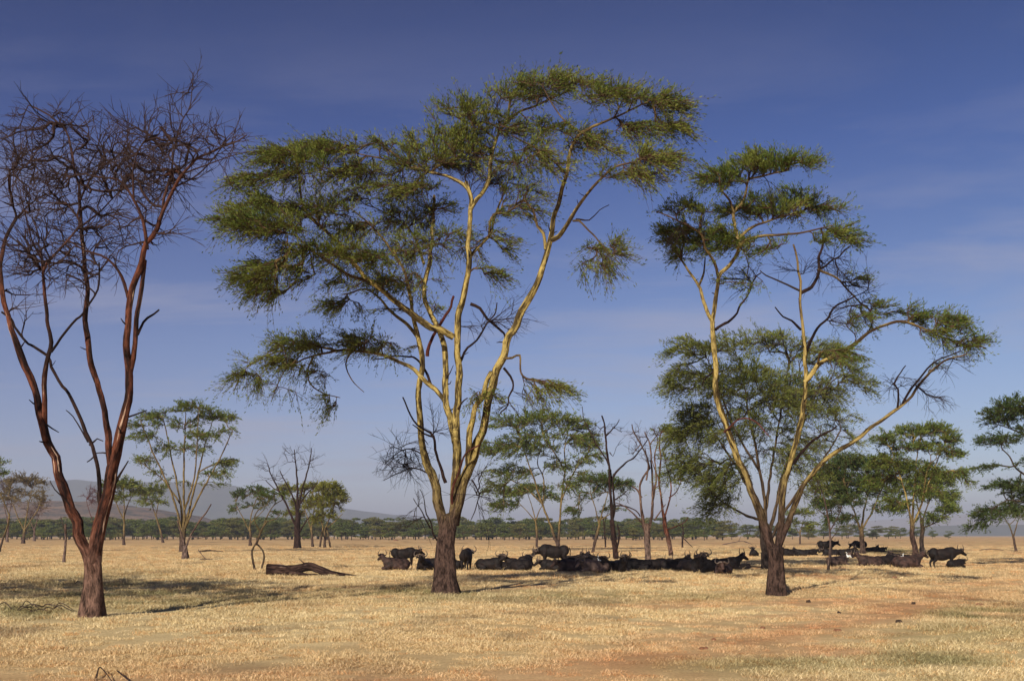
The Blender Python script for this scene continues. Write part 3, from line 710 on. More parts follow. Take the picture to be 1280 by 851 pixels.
build_tree('acacia_tree', 44.5, (969, 742), [
    ("970,743 970,725 970,708 969,694 968,684", 10.5, 9.5, 0),
    ("967,694 960,668 953,650 939,611 924,576 910,541 898.6,502 893,463 891.6,440 891.6,402 894.7,375 898.6,348 910,333 922,313 922,298 917,267 926,255 935,228 945,221 960,218 984,214", 6.4, 1.0, -0.5),
    ("971,694 976,657 978,622 986,587 993.6,552 1003,517 1007,479 1006,455 1005,437 1002.6,402 999.5,371 998.7,340 995.6,321 991,306", 5.8, 1.2, 0.6),
    ("975,680 982,660 991.7,634 1007,603 1030.5,576 1061.5,556 1092.6,531 1119.7,513 1143,490 1162,465 1185.7,449 1209,442", 4.6, 1.1, -1.8),
    ("917,266 912,251 900,236 899,222", 2.0, 1.0, -1.2),
    ("922,300 934,288 945,282 964,275 999,265 1022,257", 2.3, 0.8, 1.5),
    ("921,312 933,300 964,294 999,292 1022,286 1042,282", 2.4, 0.8, -2.0),
    ("898.6,350 893,329 881,309 877,294 860,282 836,271 821,265", 2.3, 0.7, -1.8),
    ("891.6,404 883,387 873,356 860,337 846,317 844,306", 2.9, 1.1, 1.2),
    ("873,358 880,340 881,323", 2.0, 0.9, 2.0),
    ("894,412 914,399 929.6,379 939,360 951,341", 2.2, 0.9, 1.8, 'dead_dark'),
    ("1001,364 980,354 957,344 950,338", 1.7, 0.8, -0.8, 'dark_bark'),
    ("1001,366 1015,356 1022.7,337 1026.6,298 1030,282", 2.8, 1.2, 1.8, 'dead_dark'),
    ("1022,338 1042,325 1063,308", 1.8, 0.8, 2.2, 'dead_dark'),
    ("1022,337 1046,348 1065,368 1081,383 1100,393", 1.9, 0.8, 0.8),
    ("1008,440 1013,430 1022.7,410 1038,391 1050,380 1069,373", 2.4, 1.1, -1.5, 'dead_dark'),
    ("1001,412 990,401 980,395 968,383", 1.9, 0.8, -0.3, 'dead_dark'),
    ("1006,478 1022.7,457 1042,445 1069,430 1085,416 1108,406 1127,402 1154,410 1181,422 1205,430 1232,434", 3.6, 0.7, -1.0),
    ("991,580 1007,560 1022,548 1046,531", 2.4, 1.2, -0.2, 'dead_dark'),
    ("1128,505 1139,484 1162,457 1182,445 1203,438", 1.8, 0.8, -2.6, 'dead_dark'),
    ("1122,510 1124,488 1118,478 1126,466 1134,458", 1.6, 0.7, -1.6, 'dead_dark'),
    ("1022,457 1026,440 1033,443 1040,460", 1.8, 0.7, -1.6),
    ("905,540 925,525 945,528 960,545", 1.4, 0.7, -1.6, 'dead_red'),
    ("893,463 884,472 877,482", 1.4, 0.7, 0.4, 'dead_dark'),
], [(905, 222, 32, 14, 1.5), (945, 207, 45, 13, 1.6), (995, 206, 32, 9, 1.6), (960, 262, 62, 14, 1.6), (1010, 258, 30, 9, 1.5), (855, 300, 44, 18, 1.3), (895, 292, 40, 16, 1.2), (940, 306, 55, 12, 1.0), (1045, 296, 32, 12, 1.2),
    (870, 262, 36, 10, .8), (845, 318, 32, 9, 1.0), (1035, 262, 26, 9, .8), (1092, 388, 34, 12, 1.1), (1070, 350, 26, 10, .5), (1130, 396, 60, 11, 1.5), (1180, 406, 36, 12, 1.4), (1205, 428, 30, 9, 1.2), (1140, 412, 40, 9, 1.0),
    (930, 352, 34, 10, .5), (925, 395, 26, 7, .5), (1075, 405, 30, 9, .7), (1048, 440, 34, 10, .5), (1150, 470, 30, 12, .25), (1000, 240, 26, 10, .6)],
    'slender leaning acacia with sparse crown and three yellow stems on the right', 'acacia tree', bark='fever', leaf='leaf2', sp=10.5, layers=1.5, nl=13, twig_len=0.68, twig_r=0.012, leaf_len=0.14, leaf_w=0.032, clump=0.42, spread=0.34, fan=0.38, dpads=[(930, 352, 30, 12, 1.0), (1045, 330, 26, 24, .8), (1075, 360, 26, 14, .8), (1070, 385, 26, 14, .5), (1050, 400, 24, 16, .4), (1130, 480, 22, 16, .7), (1185, 450, 24, 8, .7), (1165, 500, 20, 16, .3), (845, 285, 24, 14, .4), (1190, 430, 30, 8, .5), (945, 225, 40, 10, .4), (1000, 340, 20, 10, .3)], sides=16, flare=1.5, depth=0.6)

# ------------------------------------------------------------------ the smaller trees behind
def bg(base, limbs, pads, label, cat='acacia tree', name='acacia_tree', bark='fever_far', leaf='leaf2', group=None, tw=9.5, ll=3.2, lw=1.0, sp=6.2, nl=6, ntw=3, dead=False, D=None, **k):
    D = D or dist_of(base[1]); m = D / F
    kw = dict(sp=sp, leaf_len=ll * m, leaf_w=lw * m, nl=nl, twig_len=tw * m, twig_r=0.22 * m, ntw=ntw, sides=8, attach_min=0.25, flare=1.3, depth=0.75, layers=1.5, clump=.39)
    kw.update(k)
    return build_tree(name, D, base, limbs, pads, label, cat, group, bark=bark, leaf=leaf, dead_twigs=dead, **kw)

# dense tree standing behind the slender acacia
bg((957, 711), [("957,711 956,700 955,690", 6, 5, 0), ("955,694 950,650 940,620 925,590 905,560 885,530", 3.2, 1, 2), ("955,692 957,640 950,590 940,540 930,480", 3.4, 1, -1),
    ("957,690 968,640 980,590 1000,540 1020,490", 3.4, 1, 1), ("957,690 975,650 1000,610 1025,580 1050,540", 2.8, .9, -3), ("950,650 925,640 900,625 885,610", 2, .8, -4), ("957,640 965,580 975,520 985,460", 2.2, .8, 4), ("950,590 920,540 900,490 885,450", 1.8, .7, -2)],
   [(885, 432, 52, 15, 1.2), (955, 428, 60, 15, 1.1), (1025, 440, 55, 17, 1.1), (870, 470, 42, 24, 1.1), (930, 475, 55, 30, 1.1), (1000, 490, 60, 34, 1.1), (1055, 470, 32, 24, .8), (872, 530, 40, 34, 1.3), (865, 575, 34, 24, 1.1),
    (905, 590, 40, 28, 1.1), (898, 625, 28, 20, 1.0), (930, 545, 45, 34, .7), (990, 560, 50, 36, .6), (1040, 530, 40, 34, .7), (1015, 600, 30, 20, .5), (955, 510, 90, 50, .5)],
   'dense olive green acacia growing close behind the slender leaning acacia', leaf='leaf_olive', bark='dark_bark', tw=18, ll=3.6, lw=0.9, sp=8.5, droop=0.45, layers=1.7, nl=10, fan=.35, clump=.42, spread=.32)

bg((228, 690), [("229,691 229,680 229,670 229,660", 4.2, 3.6, 0), ("228,668 222,640 212,610 198,580 184,548 176,525", 2.0, .6, -2), ("229,666 226,630 218,590 210,550 203,520", 2.0, .6, 3), ("230,664 230,620 230,570 232,520", 2.2, .7, 0),
    ("230,664 238,630 248,590 258,550 266,525", 2.0, .6, 2), ("231,660 244,630 260,600 276,570 290,540", 1.8, .6, -3), ("230,640 242,600 246,560 248,520", 1.5, .5, -5), ("226,630 204,600 186,585 172,575", 1.4, .5, 2), ("248,590 268,580 288,575", 1.2, .5, 1)],
   [(195, 520, 30, 8, 1.3), (235, 508, 30, 8, 1.4), (268, 520, 28, 8, 1.3), (182, 545, 22, 6, 1.1), (285, 538, 16, 5, 1.1), (220, 530, 40, 8, 1.0), (250, 545, 36, 7, .9), (182, 575, 20, 5, 1.1), (190, 590, 20, 4, .9), (280, 577, 20, 6, 1.3), (270, 592, 22, 5, 1.0), (262, 604, 34, 3, .7), (230, 560, 40, 8, .7), (215, 600, 30, 5, .5), (170, 532, 14, 5, 1.0)],
   'fan shaped green acacia with many upright pale stems right of the dead tree', tw=9, ll=2.6, sp=5.6, nl=7)
bg((232, 698), [("232,698 232,690 232,682", 4, 3.2, 0), ("232,686 238,670 250,650 258,640 264,630", 1.6, .8, 0), ("231,684 226,665 222,650", 1.6, .8, 0), ("238,670 250,672 262,670", .8, .4, 0)], [],
   'pale broken tree stump with one dark leaning branch under the fan shaped acacia', cat='tree stump', name='tree_stump', bark='dead_grey')
bg((372, 685), [("372,685 372,672 372,655 372,640", 4.2, 3.6, 0), ("371,660 360,635 348,612 340,595 334,580", 2.0, .6, 1), ("372,645 366,620 355,600 350,588", 1.8, .6, -1), ("372,640 372,610 370,585 368,562", 2.2, .6, 0),
    ("372,640 378,610 384,590 388,572 390,560", 2.0, .5, 1), ("374,665 382,652 388,645", 1.6, .6, 0), ("374,630 385,615 395,606", 1.3, .5, -1), ("362,640 352,618 342,610 332,600", 1.2, .5, 2)],
   [(338, 592, 12, 18, 1), (368, 578, 10, 18, 1), (388, 578, 10, 18, 1), (352, 600, 12, 14, .7), (392, 610, 8, 8, .7)],
   'bare black dead tree standing between two small green acacias', cat='dead tree', name='dead_tree', bark='dead_dark', dead=True, tw=12, sp=11, ntw=1, droop=0.0)
bg((313, 682), [("313,682 313,670 312,658", 2, 1.5, 0), ("312,664 305,650 300,640 296,632", 1.0, .5, 0), ("312,662 314,645 318,630 322,620", 1.1, .5, 0), ("312,655 322,645 332,635", .9, .4, 1)],
   [(300, 618, 14, 5, 1.3), (322, 614, 18, 6, 1.3), (300, 635, 16, 4, 1.2), (335, 625, 14, 6, 1.1), (320, 632, 20, 5, 1)],
   'small dark green flat topped acacia left of the bare black tree', leaf='leaf_dark', sp=5, tw=6, ll=2.2)
bg((323, 713), [("319,713 316,700 315,688 320,679", 1.6, 1.3, 0), ("327,710 330,697 328,687 321,679", 1.5, 1.2, 0.3), ("320,681 324,670 328,660 334,651", 1.9, 1.2, 0), ("328,660 334,645 342,632 352,625", 1.1, .6, 1), ("326,665 318,650 322,638 335,630", 1.0, .5, -1), ("334,651 345,648 352,640", .8, .4, 0)],
   [(335, 622, 16, 6, .8), (350, 618, 12, 5, .8), (342, 640, 12, 5, .5)],
   'small crooked tree on two thin looping legs beside the fallen log', cat='small tree', name='small_tree', sp=5, tw=6, ll=2.2, leaf='leaf_dark')
bg((391, 683), [("391,683 390,670 389,660", 1.7, 1.3, 0), ("389,664 384,645 378,630 374,618", 1.1, .5, 0), ("389,662 392,640 398,622", 1.1, .5, 1), ("389,655 400,640 408,625", 1, .5, -1)],
   [(360, 612, 14, 8, .9), (385, 610, 18, 7, 1.4), (402, 612, 14, 8, 1.4), (385, 628, 22, 10, 1.2), (372, 640, 14, 8, .9)],
   'yellow green bushy acacia directly behind the bare black tree', leaf='leaf_yel', sp=4.6, tw=6, ll=2.4)
bg((408, 684), [("406,685 406,672 405,662", 1.8, 1.4, 0), ("413,684 411,672 408,660", 1.4, 1.1, .4), ("400,683 402,670 404,658", 1.5, 1.1, -.4), ("405,664 400,645 396,630", 1.1, .5, 1), ("406,662 415,640 420,622", 1.2, .5, 0), ("408,660 420,650 428,642", 1, .4, -1)],
   [(412, 610, 18, 7, 1.5), (426, 620, 10, 8, 1.4), (408, 625, 20, 10, 1.4), (420, 640, 14, 9, 1.3), (402, 645, 14, 8, 1.1), (424, 655, 9, 6, .9)],
   'yellow green acacia with three short trunks right of the bare black tree', leaf='leaf_yel', sp=4.6, tw=6, ll=2.4)
# far left
bg((28, 679), [("29,679 30,670 31,660", 2.1, 1.6, 0), ("31,664 24,650 18,635 12,620", 1.1, .5, 0), ("31,662 33,645 36,630 40,612", 1.2, .5, 1), ("31,662 40,648 48,635 54,620", 1.1, .5, -1)],
   [(25, 600, 20, 8, .8), (42, 603, 16, 7, .8), (10, 618, 12, 10, .6), (50, 622, 10, 10, .6), (30, 620, 22, 9, .6)],
   'thin crowned brownish acacia with yellow stems near the left edge', leaf='leaf_dry', sp=4.6, tw=8, ll=2.2)
bg((43, 676), [("43,676 43,668 43,660", 1.4, 1.2, 0), ("43,664 38,650 34,640", .8, .4, 0), ("43,662 48,645 52,632", .8, .4, 0)], [(45, 640, 14, 14, .7), (52, 630, 10, 12, .6)],
   'small leafless brown tree just left of the dead tree limb', cat='bare tree', name='bare_tree', bark='dead_grey', dead=True, tw=9, sp=6, ntw=2, droop=0)
bg((9, 677), [("9,677 10,660 10,645", 1.5, 1.2, 0), ("10,655 6,635 4,620", .8, .4, 0), ("10,650 14,630 16,615", .8, .4, 0)], [(6, 610, 12, 14, .8), (14, 625, 12, 14, .8)],
   'dark bare tree at the far left edge behind the leaning trunk', cat='bare tree', name='bare_tree', bark='dead_grey', dead=True, tw=9, sp=6, ntw=2, droop=0)
bg((-3, 690), [("-1,690 4,672 10,655 12,642", 1.5, 1.0, 0), ("12,645 4,625 -6,605 -12,590", 1, .5, 0)], [(-4, 577, 14, 4, 1.4), (-8, 590, 14, 4, 1.3), (-20, 583, 18, 5, 1.3)],
   'thin leaning acacia with its green crown cut by the left edge', leaf='leaf2', sp=5, tw=8)
bg((80, 703), [("80,703 81,690 82,675 82,655", 1.9, 1.3, 0), ("82,675 80,660 76,645", .8, .4, 0)], [],
   'thin pinkish dead pole stem behind the left limb of the dead tree', cat='dead sapling', name='dead_sapling', bark='dead_grey')
bg((155, 681), [("155,681 155,668 155,655 155,645", 1.7, 1.3, 0), ("155,650 148,635 142,620 138,610", 1, .4, 0), ("155,646 160,630 166,618", 1.1, .4, 1), ("155,648 155,630 154,612", 1, .4, -1)],
   [(145, 607, 18, 6, 1.3), (162, 606, 16, 6, 1.3), (145, 620, 18, 6, 1.1), (172, 616, 12, 6, 1.0)],
   'small light green acacia just right of the dead tree trunk', sp=5, tw=7, leaf='leaf')
bg((204, 678), [("204,678 201,665 197,652 194,642", 1.5, 1.1, 0), ("195,646 190,630 186,618", .8, .4, 0), ("195,644 198,628 200,616", .8, .4, 0)],
   [(182, 615, 13, 5, 1.2), (196, 612, 13, 6, 1.2), (190, 626, 18, 5, 1.1)],
   'small acacia with a left leaning yellow trunk beside the fan shaped acacia', sp=5, tw=6, leaf='leaf')
bg((118, 668), [("118,673 118,660 118,650", 1.0, .8, 0), ("118,655 112,640 108,625", .6, .3, 0), ("118,652 122,635 124,622", .6, .3, 0)], [(116, 620, 11, 10, 1)],
   'pinkish bare tree seen in the fork of the dead tree', cat='bare tree', name='bare_tree', bark='dead_red', dead=True, tw=8, sp=5, ntw=2, droop=0, D=500)
# right of the biggest tree
bg((698, 688), [("698,688 698,680 697,675", 3.2, 2.8, 0), ("697,682 688,655 678,630 668,600 658,572 652,550", 2.2, .6, -2), ("698,682 700,650 702,620 706,590 706,560 710,540", 2.1, .6, 1), ("690,620 680,600 672,580 676,560".replace("690,620 ", "678,632 "), 1.3, .5, 3),
    ("702,625 712,600 724,580 735,570", 1.4, .5, -2), ("678,630 660,612 640,600 625,590", 1.4, .5, 1), ("706,590 696,570 686,556 680,548", 1.2, .5, -4), ("704,600 715,612 722,620", 1.2, .5, 2)],
   [(640, 528, 30, 9, 1.1), (680, 524, 34, 9, 1.3), (715, 530, 30, 9, 1.3), (625, 560, 30, 12, 1.0), (660, 560, 40, 12, 1.0), (725, 550, 28, 12, 1.4), (735, 570, 20, 9, 1.2), (700, 580, 30, 9, .9), (640, 590, 34, 10, 1.1), (620, 608, 26, 8, .9), (705, 606, 30, 7, .8), (655, 610, 30, 8, .7), (720, 595, 22, 6, .7), (680, 545, 50, 12, .6), (625, 632, 14, 6, .9)],
   'twin stemmed green acacia right behind the biggest tree above the large standing buffalo', sp=6, tw=10, ll=2.7, nl=7)
bg((671, 684), [("671,684 671,668 670,655 669,648", 1.7, 1.3, 0), ("670,652 660,640 650,630", 1, .4, 0), ("670,650 674,638 680,628", 1, .4, 0), ("669,648 664,630 660,618", .9, .4, 1)],
   [(645, 615, 22, 6, 1.2), (668, 612, 22, 6, 1.0), (640, 630, 20, 6, 1.0), (685, 622, 16, 5, .9)],
   'small dark acacia left of the twin stemmed acacia', sp=5, tw=7, leaf='leaf_dark')
bg((742, 690), [("741,690 744,675 748,660 750,648", 2.1, 1.5, 0), ("749,655 744,635 738,615", 1.1, .5, 0), ("750,650 756,630 762,610", 1.1, .5, 1), ("750,650 765,640 775,632", 1, .4, 0)],
   [(745, 600, 26, 6, 1.4), (770, 603, 20, 6, 1.4), (735, 620, 26, 6, 1.3), (775, 620, 16, 5, 1.2), (730, 636, 22, 6, 1.2), (760, 612, 24, 8, 1), (755, 635, 26, 5, .8)],
   'small dark green layered acacia behind the left dead tree of the herd', sp=5, tw=8, leaf='leaf_dark')
bg((757, 684), [("757,684 756,668 755,655 753,645", 1.1, .8, 0), ("755,655 760,640 764,630", .6, .4, 0)], [],
   'thin dark bare stem right beside the small layered acacia', cat='bare tree', name='bare_tree', bark='dead_dark')
bg((770, 699), [("770,699 769,685 766,665 765,650", 3.9, 3.0, 0), ("766,655 764,630 762,600 760,575 757,545 755,528 752,520", 2.6, 1.0, 0), ("765,652 768,630 765,600 760,580 752,565 745,555", 2.0, .8, 1), ("764,600 772,588 782,578 792,572 802,560 810,548", 1.8, .6, -1),
    ("757,545 764,538 771,530 774,524", 1.3, .5, 0), ("756,532 750,536 747,533", .9, .4, 0), ("762,565 766,570 768,566", .8, .4, 0), ("770,690 774,670 772,655", 1.6, .8, 0), ("745,556 738,540 730,525 728,508", .9, .4, 2), ("768,625 778,618 785,612", 1.1, .5, 0), ("768,632 780,632 795,638 800,645", 1.2, .8, 0)],
   [(752, 538, 12, 12, .6), (795, 562, 14, 12, .6), (770, 545, 14, 14, .4), (780, 620, 12, 10, .5), (738, 535, 10, 14, .5)],
   'dark dead tree with a right reaching arm left of the pale dead twin', cat='dead tree', name='dead_tree', bark='dead_dark', dead=True, tw=9, sp=9, ntw=1, droop=-0.05)
bg((810, 703), [("810,703 810,690 809,672 808,655", 4.4, 3.6, 0), ("808,670 803,645 800,620 802,600 812,585", 2.8, 1.2, 0), ("809,668 815,640 816,610 814,580 812,555 806,540", 2.4, .9, 1), ("802,622 796,612 790,608", 1.8, 1.0, 0), ("812,585 806,565 798,550 792,540 790,530", 1.6, .6, -1),
    ("815,630 820,600 818,570 822,550 816,535", 1.7, .6, 1), ("808,600 810,580 806,560", 1.3, .6, -1), ("804,655 790,640 780,632 770,628", 1.4, .6, 0), ("818,650 826,638 832,630", 1.3, .5, 1), ("816,612 824,606 826,600", 1, .5, 0), ("812,556 820,545 825,535", 1, .4, 0), ("800,556 795,562 790,568", .9, .4, 0)],
   [(800, 545, 16, 12, .7), (820, 545, 12, 12, .7), (815, 570, 16, 14, .5), (795, 560, 12, 14, .4)],
   'pale grey twin stemmed dead tree rising out of the lying buffaloes', cat='dead tree', name='dead_tree', bark='dead_grey', dead=True, tw=9, sp=8, ntw=1, droop=-0.05)
bg((839, 695), [("839,695 837,680 832,662 830,645", 3.2, 2.5, 0), ("830,650 827,625 824,600 826,575 824,555 826,542", 2.0, .8, 0), ("831,645 838,620 838,600 832,580 828,560", 1.4, .6, 1), ("836,622 845,615 852,600", 1.0, .5, 0), ("832,662 845,658 856,652 860,646", 1.2, .6, 0), ("824,600 818,585 815,575", 1, .5, 0)],
   [(830, 538, 16, 6, 1.3), (845, 548, 12, 6, 1.0), (838, 572, 14, 6, .6), (850, 600, 12, 8, .6)],
   'reddish leaning tree with a small pale green top right of the pale dead twin', cat='tree', bark='dead', leaf='leaf', sp=5, tw=7, ll=2.2)
bg((853, 684), [("853,684 853,675 854,665 853,655", 1.2, .8, 0), ("854,672 860,678 867,685", .7, .5, 0), ("853,660 848,654 846,650", .6, .3, 0), ("853,660 858,656 862,655", .6, .3, 0)], [],
   'small snapped dead tree with its top leaning on the ground far behind', cat='dead tree', name='dead_tree', bark='dead_dark')
bg((1000, 680), [("1000,679 1000,670 1000,662", 1.2, .9, 0), ("1000,668 992,655 986,648", .7, .4, 0), ("1000,666 1004,652 1008,642", .7, .4, 0)],
   [(1000, 640, 16, 6, 1.2), (990, 652, 14, 6, 1.0), (1012, 655, 12, 6, 1.0)], 'small pale green tree seen between the stems and the thin dead pole', leaf='leaf', sp=5, tw=6)
bg((1035, 713), [("1035,713 1037,695 1038,680 1037,660 1034,640 1030,622", 1.9, .9, 0), ("1037,664 1044,652 1050,640 1052,632", 1.0, .5, 0), ("1038,675 1046,664 1052,655", .8, .4, 0), ("1034,645 1026,640 1020,636", .7, .4, 0), ("1031,625 1026,610 1022,600", .6, .3, 0)],
   [(1026, 612, 14, 8, .6), (1048, 640, 8, 8, .6)], 'thin crooked dark sapling in front of the lone brown buffalo', cat='sapling', name='sapling', bark='dead_grey', dead=True, tw=8, sp=7, ntw=1, droop=0)
bg((1078, 692), [("1078,692 1078,680 1077,668 1076,660", 3.6, 2.8, 0), ("1077,668 1070,645 1062,625 1056,605", 1.8, .6, -1), ("1076,662 1080,640 1084,615 1082,590", 1.8, .6, 1), ("1077,662 1090,640 1098,620 1104,605", 1.6, .6, 0), ("1062,630 1045,615 1035,605", 1.2, .5, 1)],
   [(1060, 578, 34, 9, 1.5), (1090, 582, 28, 9, 1.4), (1040, 592, 28, 9, 1.5), (1075, 598, 44, 10, 1.5), (1045, 612, 34, 9, 1.4), (1095, 612, 28, 9, 1.3), (1030, 628, 22, 8, 1.1), (1060, 625, 36, 8, 1.1), (1052, 645, 24, 8, .9), (1100, 632, 18, 7, 1.0)],
   'dark green acacia shading the small far herd, left of the yellow trunked acacia', leaf='leaf_dark', sp=5.2, tw=9, bark='fever_far', nl=7)
bg((1152, 690), [("1152,690 1152,675 1153,660 1152,648", 3.0, 2.4, 0), ("1152,655 1160,630 1170,610", 1.4, .6, 2), ("1152,650 1145,625 1138,605", 1.4, .6, 2), ("1153,660 1175,650 1188,642", 1.1, .5, 0)],
   [(1165, 600, 28, 12, 1.4), (1175, 620, 24, 10, 1.4), (1180, 636, 16, 8, 1.2), (1140, 610, 28, 12, 1.0), (1125, 630, 20, 10, .8), (1165, 645, 22, 8, .8)],
   'dark trunked bushy acacia close behind the yellow trunked acacia', leaf='leaf2', sp=5.2, tw=9, bark='dark_bark', D=155)
bg((1143, 695), [("1144,695 1143,682 1140,668 1140,655", 3.8, 3.0, 0), ("1140,660 1136,635 1130,610 1122,585 1116,565", 1.8, .6, -1), ("1140,656 1142,625 1144,590 1148,560", 2.0, .6, 1), ("1141,656 1152,630 1162,600 1172,575 1180,555", 1.8, .6, 0), ("1150,600 1160,585 1172,572".replace("1150,600", "1152,630"), 1.2, .5, -2), ("1128,600 1110,590 1098,582", 1.2, .5, 2)],
   [(1135, 540, 34, 8, 1.5), (1165, 538, 30, 7, 1.5), (1185, 548, 16, 6, 1.3), (1110, 550, 22, 8, 1.3), (1155, 560, 44, 10, 1.3), (1192, 566, 14, 5, 1.4), (1110, 575, 26, 9, 1.4), (1140, 585, 40, 12, 1.1), (1175, 590, 26, 8, 1.2), (1198, 590, 13, 5, 1.3), (1206, 600, 9, 3, 1.2), (1105, 600, 26, 10, 1.3), (1150, 612, 34, 10, .7), (1120, 625, 22, 8, .8)],
   'tall layered acacia with a bright yellow trunk above the brown lying buffaloes', leaf='leaf2', sp=5.4, tw=9, nl=7, bark='fever')
bg((1320, 706), [("1318,706 1316,690 1312,670 1308,650", 7, 5.5, 0), ("1312,665 1300,630 1292,600 1286,570 1282,540 1284,515", 3, .8, 0), ("1308,655 1315,610 1325,560 1330,520", 3, .8, 0), ("1290,600 1270,585 1262,570 1252,560", 1.8, .7, -1), ("1305,645 1285,630 1262,625 1240,635", 1.8, .6, -1), ("1284,545 1262,535 1245,530", 1.4, .5, 1), ("1310,640 1340,600 1360,570", 2, .7, 0)],
   [(1262, 515, 38, 8, 1.4), (1285, 505, 34, 9, 1.4), (1255, 527, 30, 6, 1.2), (1248, 550, 32, 8, 1.5), (1290, 540, 30, 10, 1.0), (1248, 584, 30, 6, 1.3), (1278, 578, 28, 8, 1.2), (1265, 604, 36, 8, 1.2), (1285, 615, 26, 9, 1.3), (1240, 640, 30, 8, 1.0), (1225, 656, 18, 7, .7), (1270, 632, 26, 7, 1.1), (1320, 520, 40, 14, 1.2), (1340, 570, 40, 16, 1.2), (1320, 610, 40, 14, 1.2)],
   'dark layered acacia cut off by the right edge of the picture', leaf='leaf_dark', sp=6, tw=10, nl=8, ll=3.0, bark='dark_bark')
bg((1270, 689), [("1270,689 1268,678 1266,668", 1.7, 1.3, 0), ("1267,672 1262,658 1254,645 1250,638", 1.1, .5, 0), ("1267,670 1271,655 1275,642", 1.1, .5, 0), ("1261,656 1268,650 1272,640", .7, .4, 0)],
   [(1262, 638, 20, 5, .7), (1275, 645, 12, 5, .5)], 'small thin forked tree under the right edge acacia', leaf='leaf2', sp=5, tw=7)
# trees standing outside the frame on the left, whose shade lies on the grass
for x_, y_, lab in ((-25.5, 20.0, 'tall acacia standing just left of the picture, whose shade crosses the dead tree'), (-30.0, 27.0, 'second tall acacia left of the picture, farther from the camera')):
    D_ = y_; c_ = x_ / D_ * F + CX; f_ = HY + EYE / D_ * F
    k_ = F / D_
    def q(*p): return ' '.join('%.1f,%.1f' % (c_ + a * k_, f_ - b * k_) for a, b in p)
    build_tree('acacia_tree', D_, (c_, f_), [(q((0, 0), (0.1, 2), (0, 4.4)), .40 * k_, .32 * k_, 0), (q((0, 4), (-1.5, 8), (-3.5, 12)), .18 * k_, .06 * k_, 2), (q((0, 4.2), (1.5, 8), (4, 12.4)), .2 * k_, .06 * k_, -1), (q((0, 4.2), (0.2, 9), (0.5, 14)), .2 * k_, .05 * k_, 3), (q((0.3, 6), (2, 9.5), (3, 13)), .1 * k_, .04 * k_, 6)],
      [(c_ + a * k_, f_ - b * k_, rx * k_, ry * k_, 1.6) for a, b, rx, ry in ((-4, 12.6, 3, .9), (0, 14.4, 3.6, .9), (4.5, 12.8, 3.2, .9), (1, 13, 4, 1), (-1, 12, 3, .7), (5, 13.8, 3, .6))],
      lab, 'acacia tree', bark='fever', leaf='leaf', sp=0.55 * k_, leaf_len=0.2, leaf_w=0.09, nl=10, twig_len=0.6, twig_r=0.01, sides=10, depth=1.0)

# ------------------------------------------------------------------ far tree line
def far_proto(i, lm, h=13.5, wd=9.0):
    r = np.random.default_rng(100 + i); mb = MB(); lb = MB()
    for s in range(r.integers(1, 4)):
        x0 = r.uniform(-.8, .8); y0 = r.uniform(-.8, .8); x1 = r.uniform(-3.5, 3.5)
        tube(mb, [(x0, y0, -0.3), (x0 + x1 * .15, y0, 3), (x0 + x1 * .6, y0 + r.uniform(-1, 1), 6.5), (x0 + x1, y0, 10)], [.32, .26, .18, .08], 5, cap=False)
    np_ = r.integers(13, 18); C = []
    for k in range(np_):
        z = h * r.uniform(0.20, 0.95); rr = wd * (0.55 + 0.45 * math.sin(min(1, (z / h)) * 2.0)); a = r.uniform(0, 6.28); q = rr * .62 * math.sqrt(r.random())
        c = np.array((q * math.cos(a), q * math.sin(a), z)); n = int(r.integers(110, 180))
        u = r.normal(0, 1, (n, 3)); u /= np.linalg.norm(u, axis=1)[:, None]; u *= r.random((n, 1)) ** .4
        C.append(c + u * np.array((3.0, 3.0, 1.05)) * r.uniform(.75, 1.25))
    C = np.concatenate(C); n = len(C)
    d = unit(r.normal(0, 1, (n, 3)) * (1, 1, .35)); s = unit(np.cross(d, unit(r.normal(0, 1, (n, 3)) + (0, 0, 1.2)))); L = r.uniform(.35, .8, (n, 1)); w = r.uniform(.18, .38, (n, 1))
    lb.add(np.stack((C - d * L, C + s * w, C + d * L, C - s * w), 1).reshape(-1, 3), np.arange(n * 4).reshape(-1, 4))
    tm = mb.mesh('far_trunk'); cmh = lb.mesh('far_crown', smooth=False, attrs=False)
    tm.materials.append(M['dark_bark']); cmh.materials.append(M[lm]); return tm, cmh
M['far_a'] = leaf_mat('far_leaf_green', (0.035, 0.060, 0.014), (0.095, 0.120, 0.022), (0.170, 0.180, 0.035), sc=0.05)
M['far_b'] = leaf_mat('far_leaf_olive', (0.055, 0.062, 0.018), (0.130, 0.125, 0.030), (0.200, 0.180, 0.045), sc=0.05)
protos = [far_proto(i, 'far_a' if i % 3 else 'far_b') for i in range(7)]
r_ = np.random.default_rng(5); nfar = 0
def far_tree(x, y, s):
    global nfar
    tm, cmh = protos[int(r_.integers(0, len(protos)))]
    o = empty('far_tree', (x, y, 0), 'acacia of the dark green wood that closes the plain at the horizon', 'tree', 'trees of the far wood along the horizon', r_.uniform(0, 6.28))
    o.scale = (s * r_.uniform(1.1, 1.45), s * r_.uniform(1.0, 1.3), s)
    link('trunk', tm, o); link('crown', cmh, o); nfar += 1
for row, (Dr, hs) in enumerate(((560, .62), (585, .68), (620, .76), (665, .84), (720, .92), (790, 1.0))):
    x0 = (-40 - CX) / F * Dr; x1 = (905 - CX) / F * Dr; x = x0
    while x < x1:
        hole = vnoise(x / 25, row * 3.1, 8)
        if row > 2 or hole > .35:
            far_tree(x, Dr + r_.uniform(-14, 14), hs * r_.uniform(.78, 1.2))
        x += r_.uniform(6.5, 12) * (1.3 if row < 2 else 1)
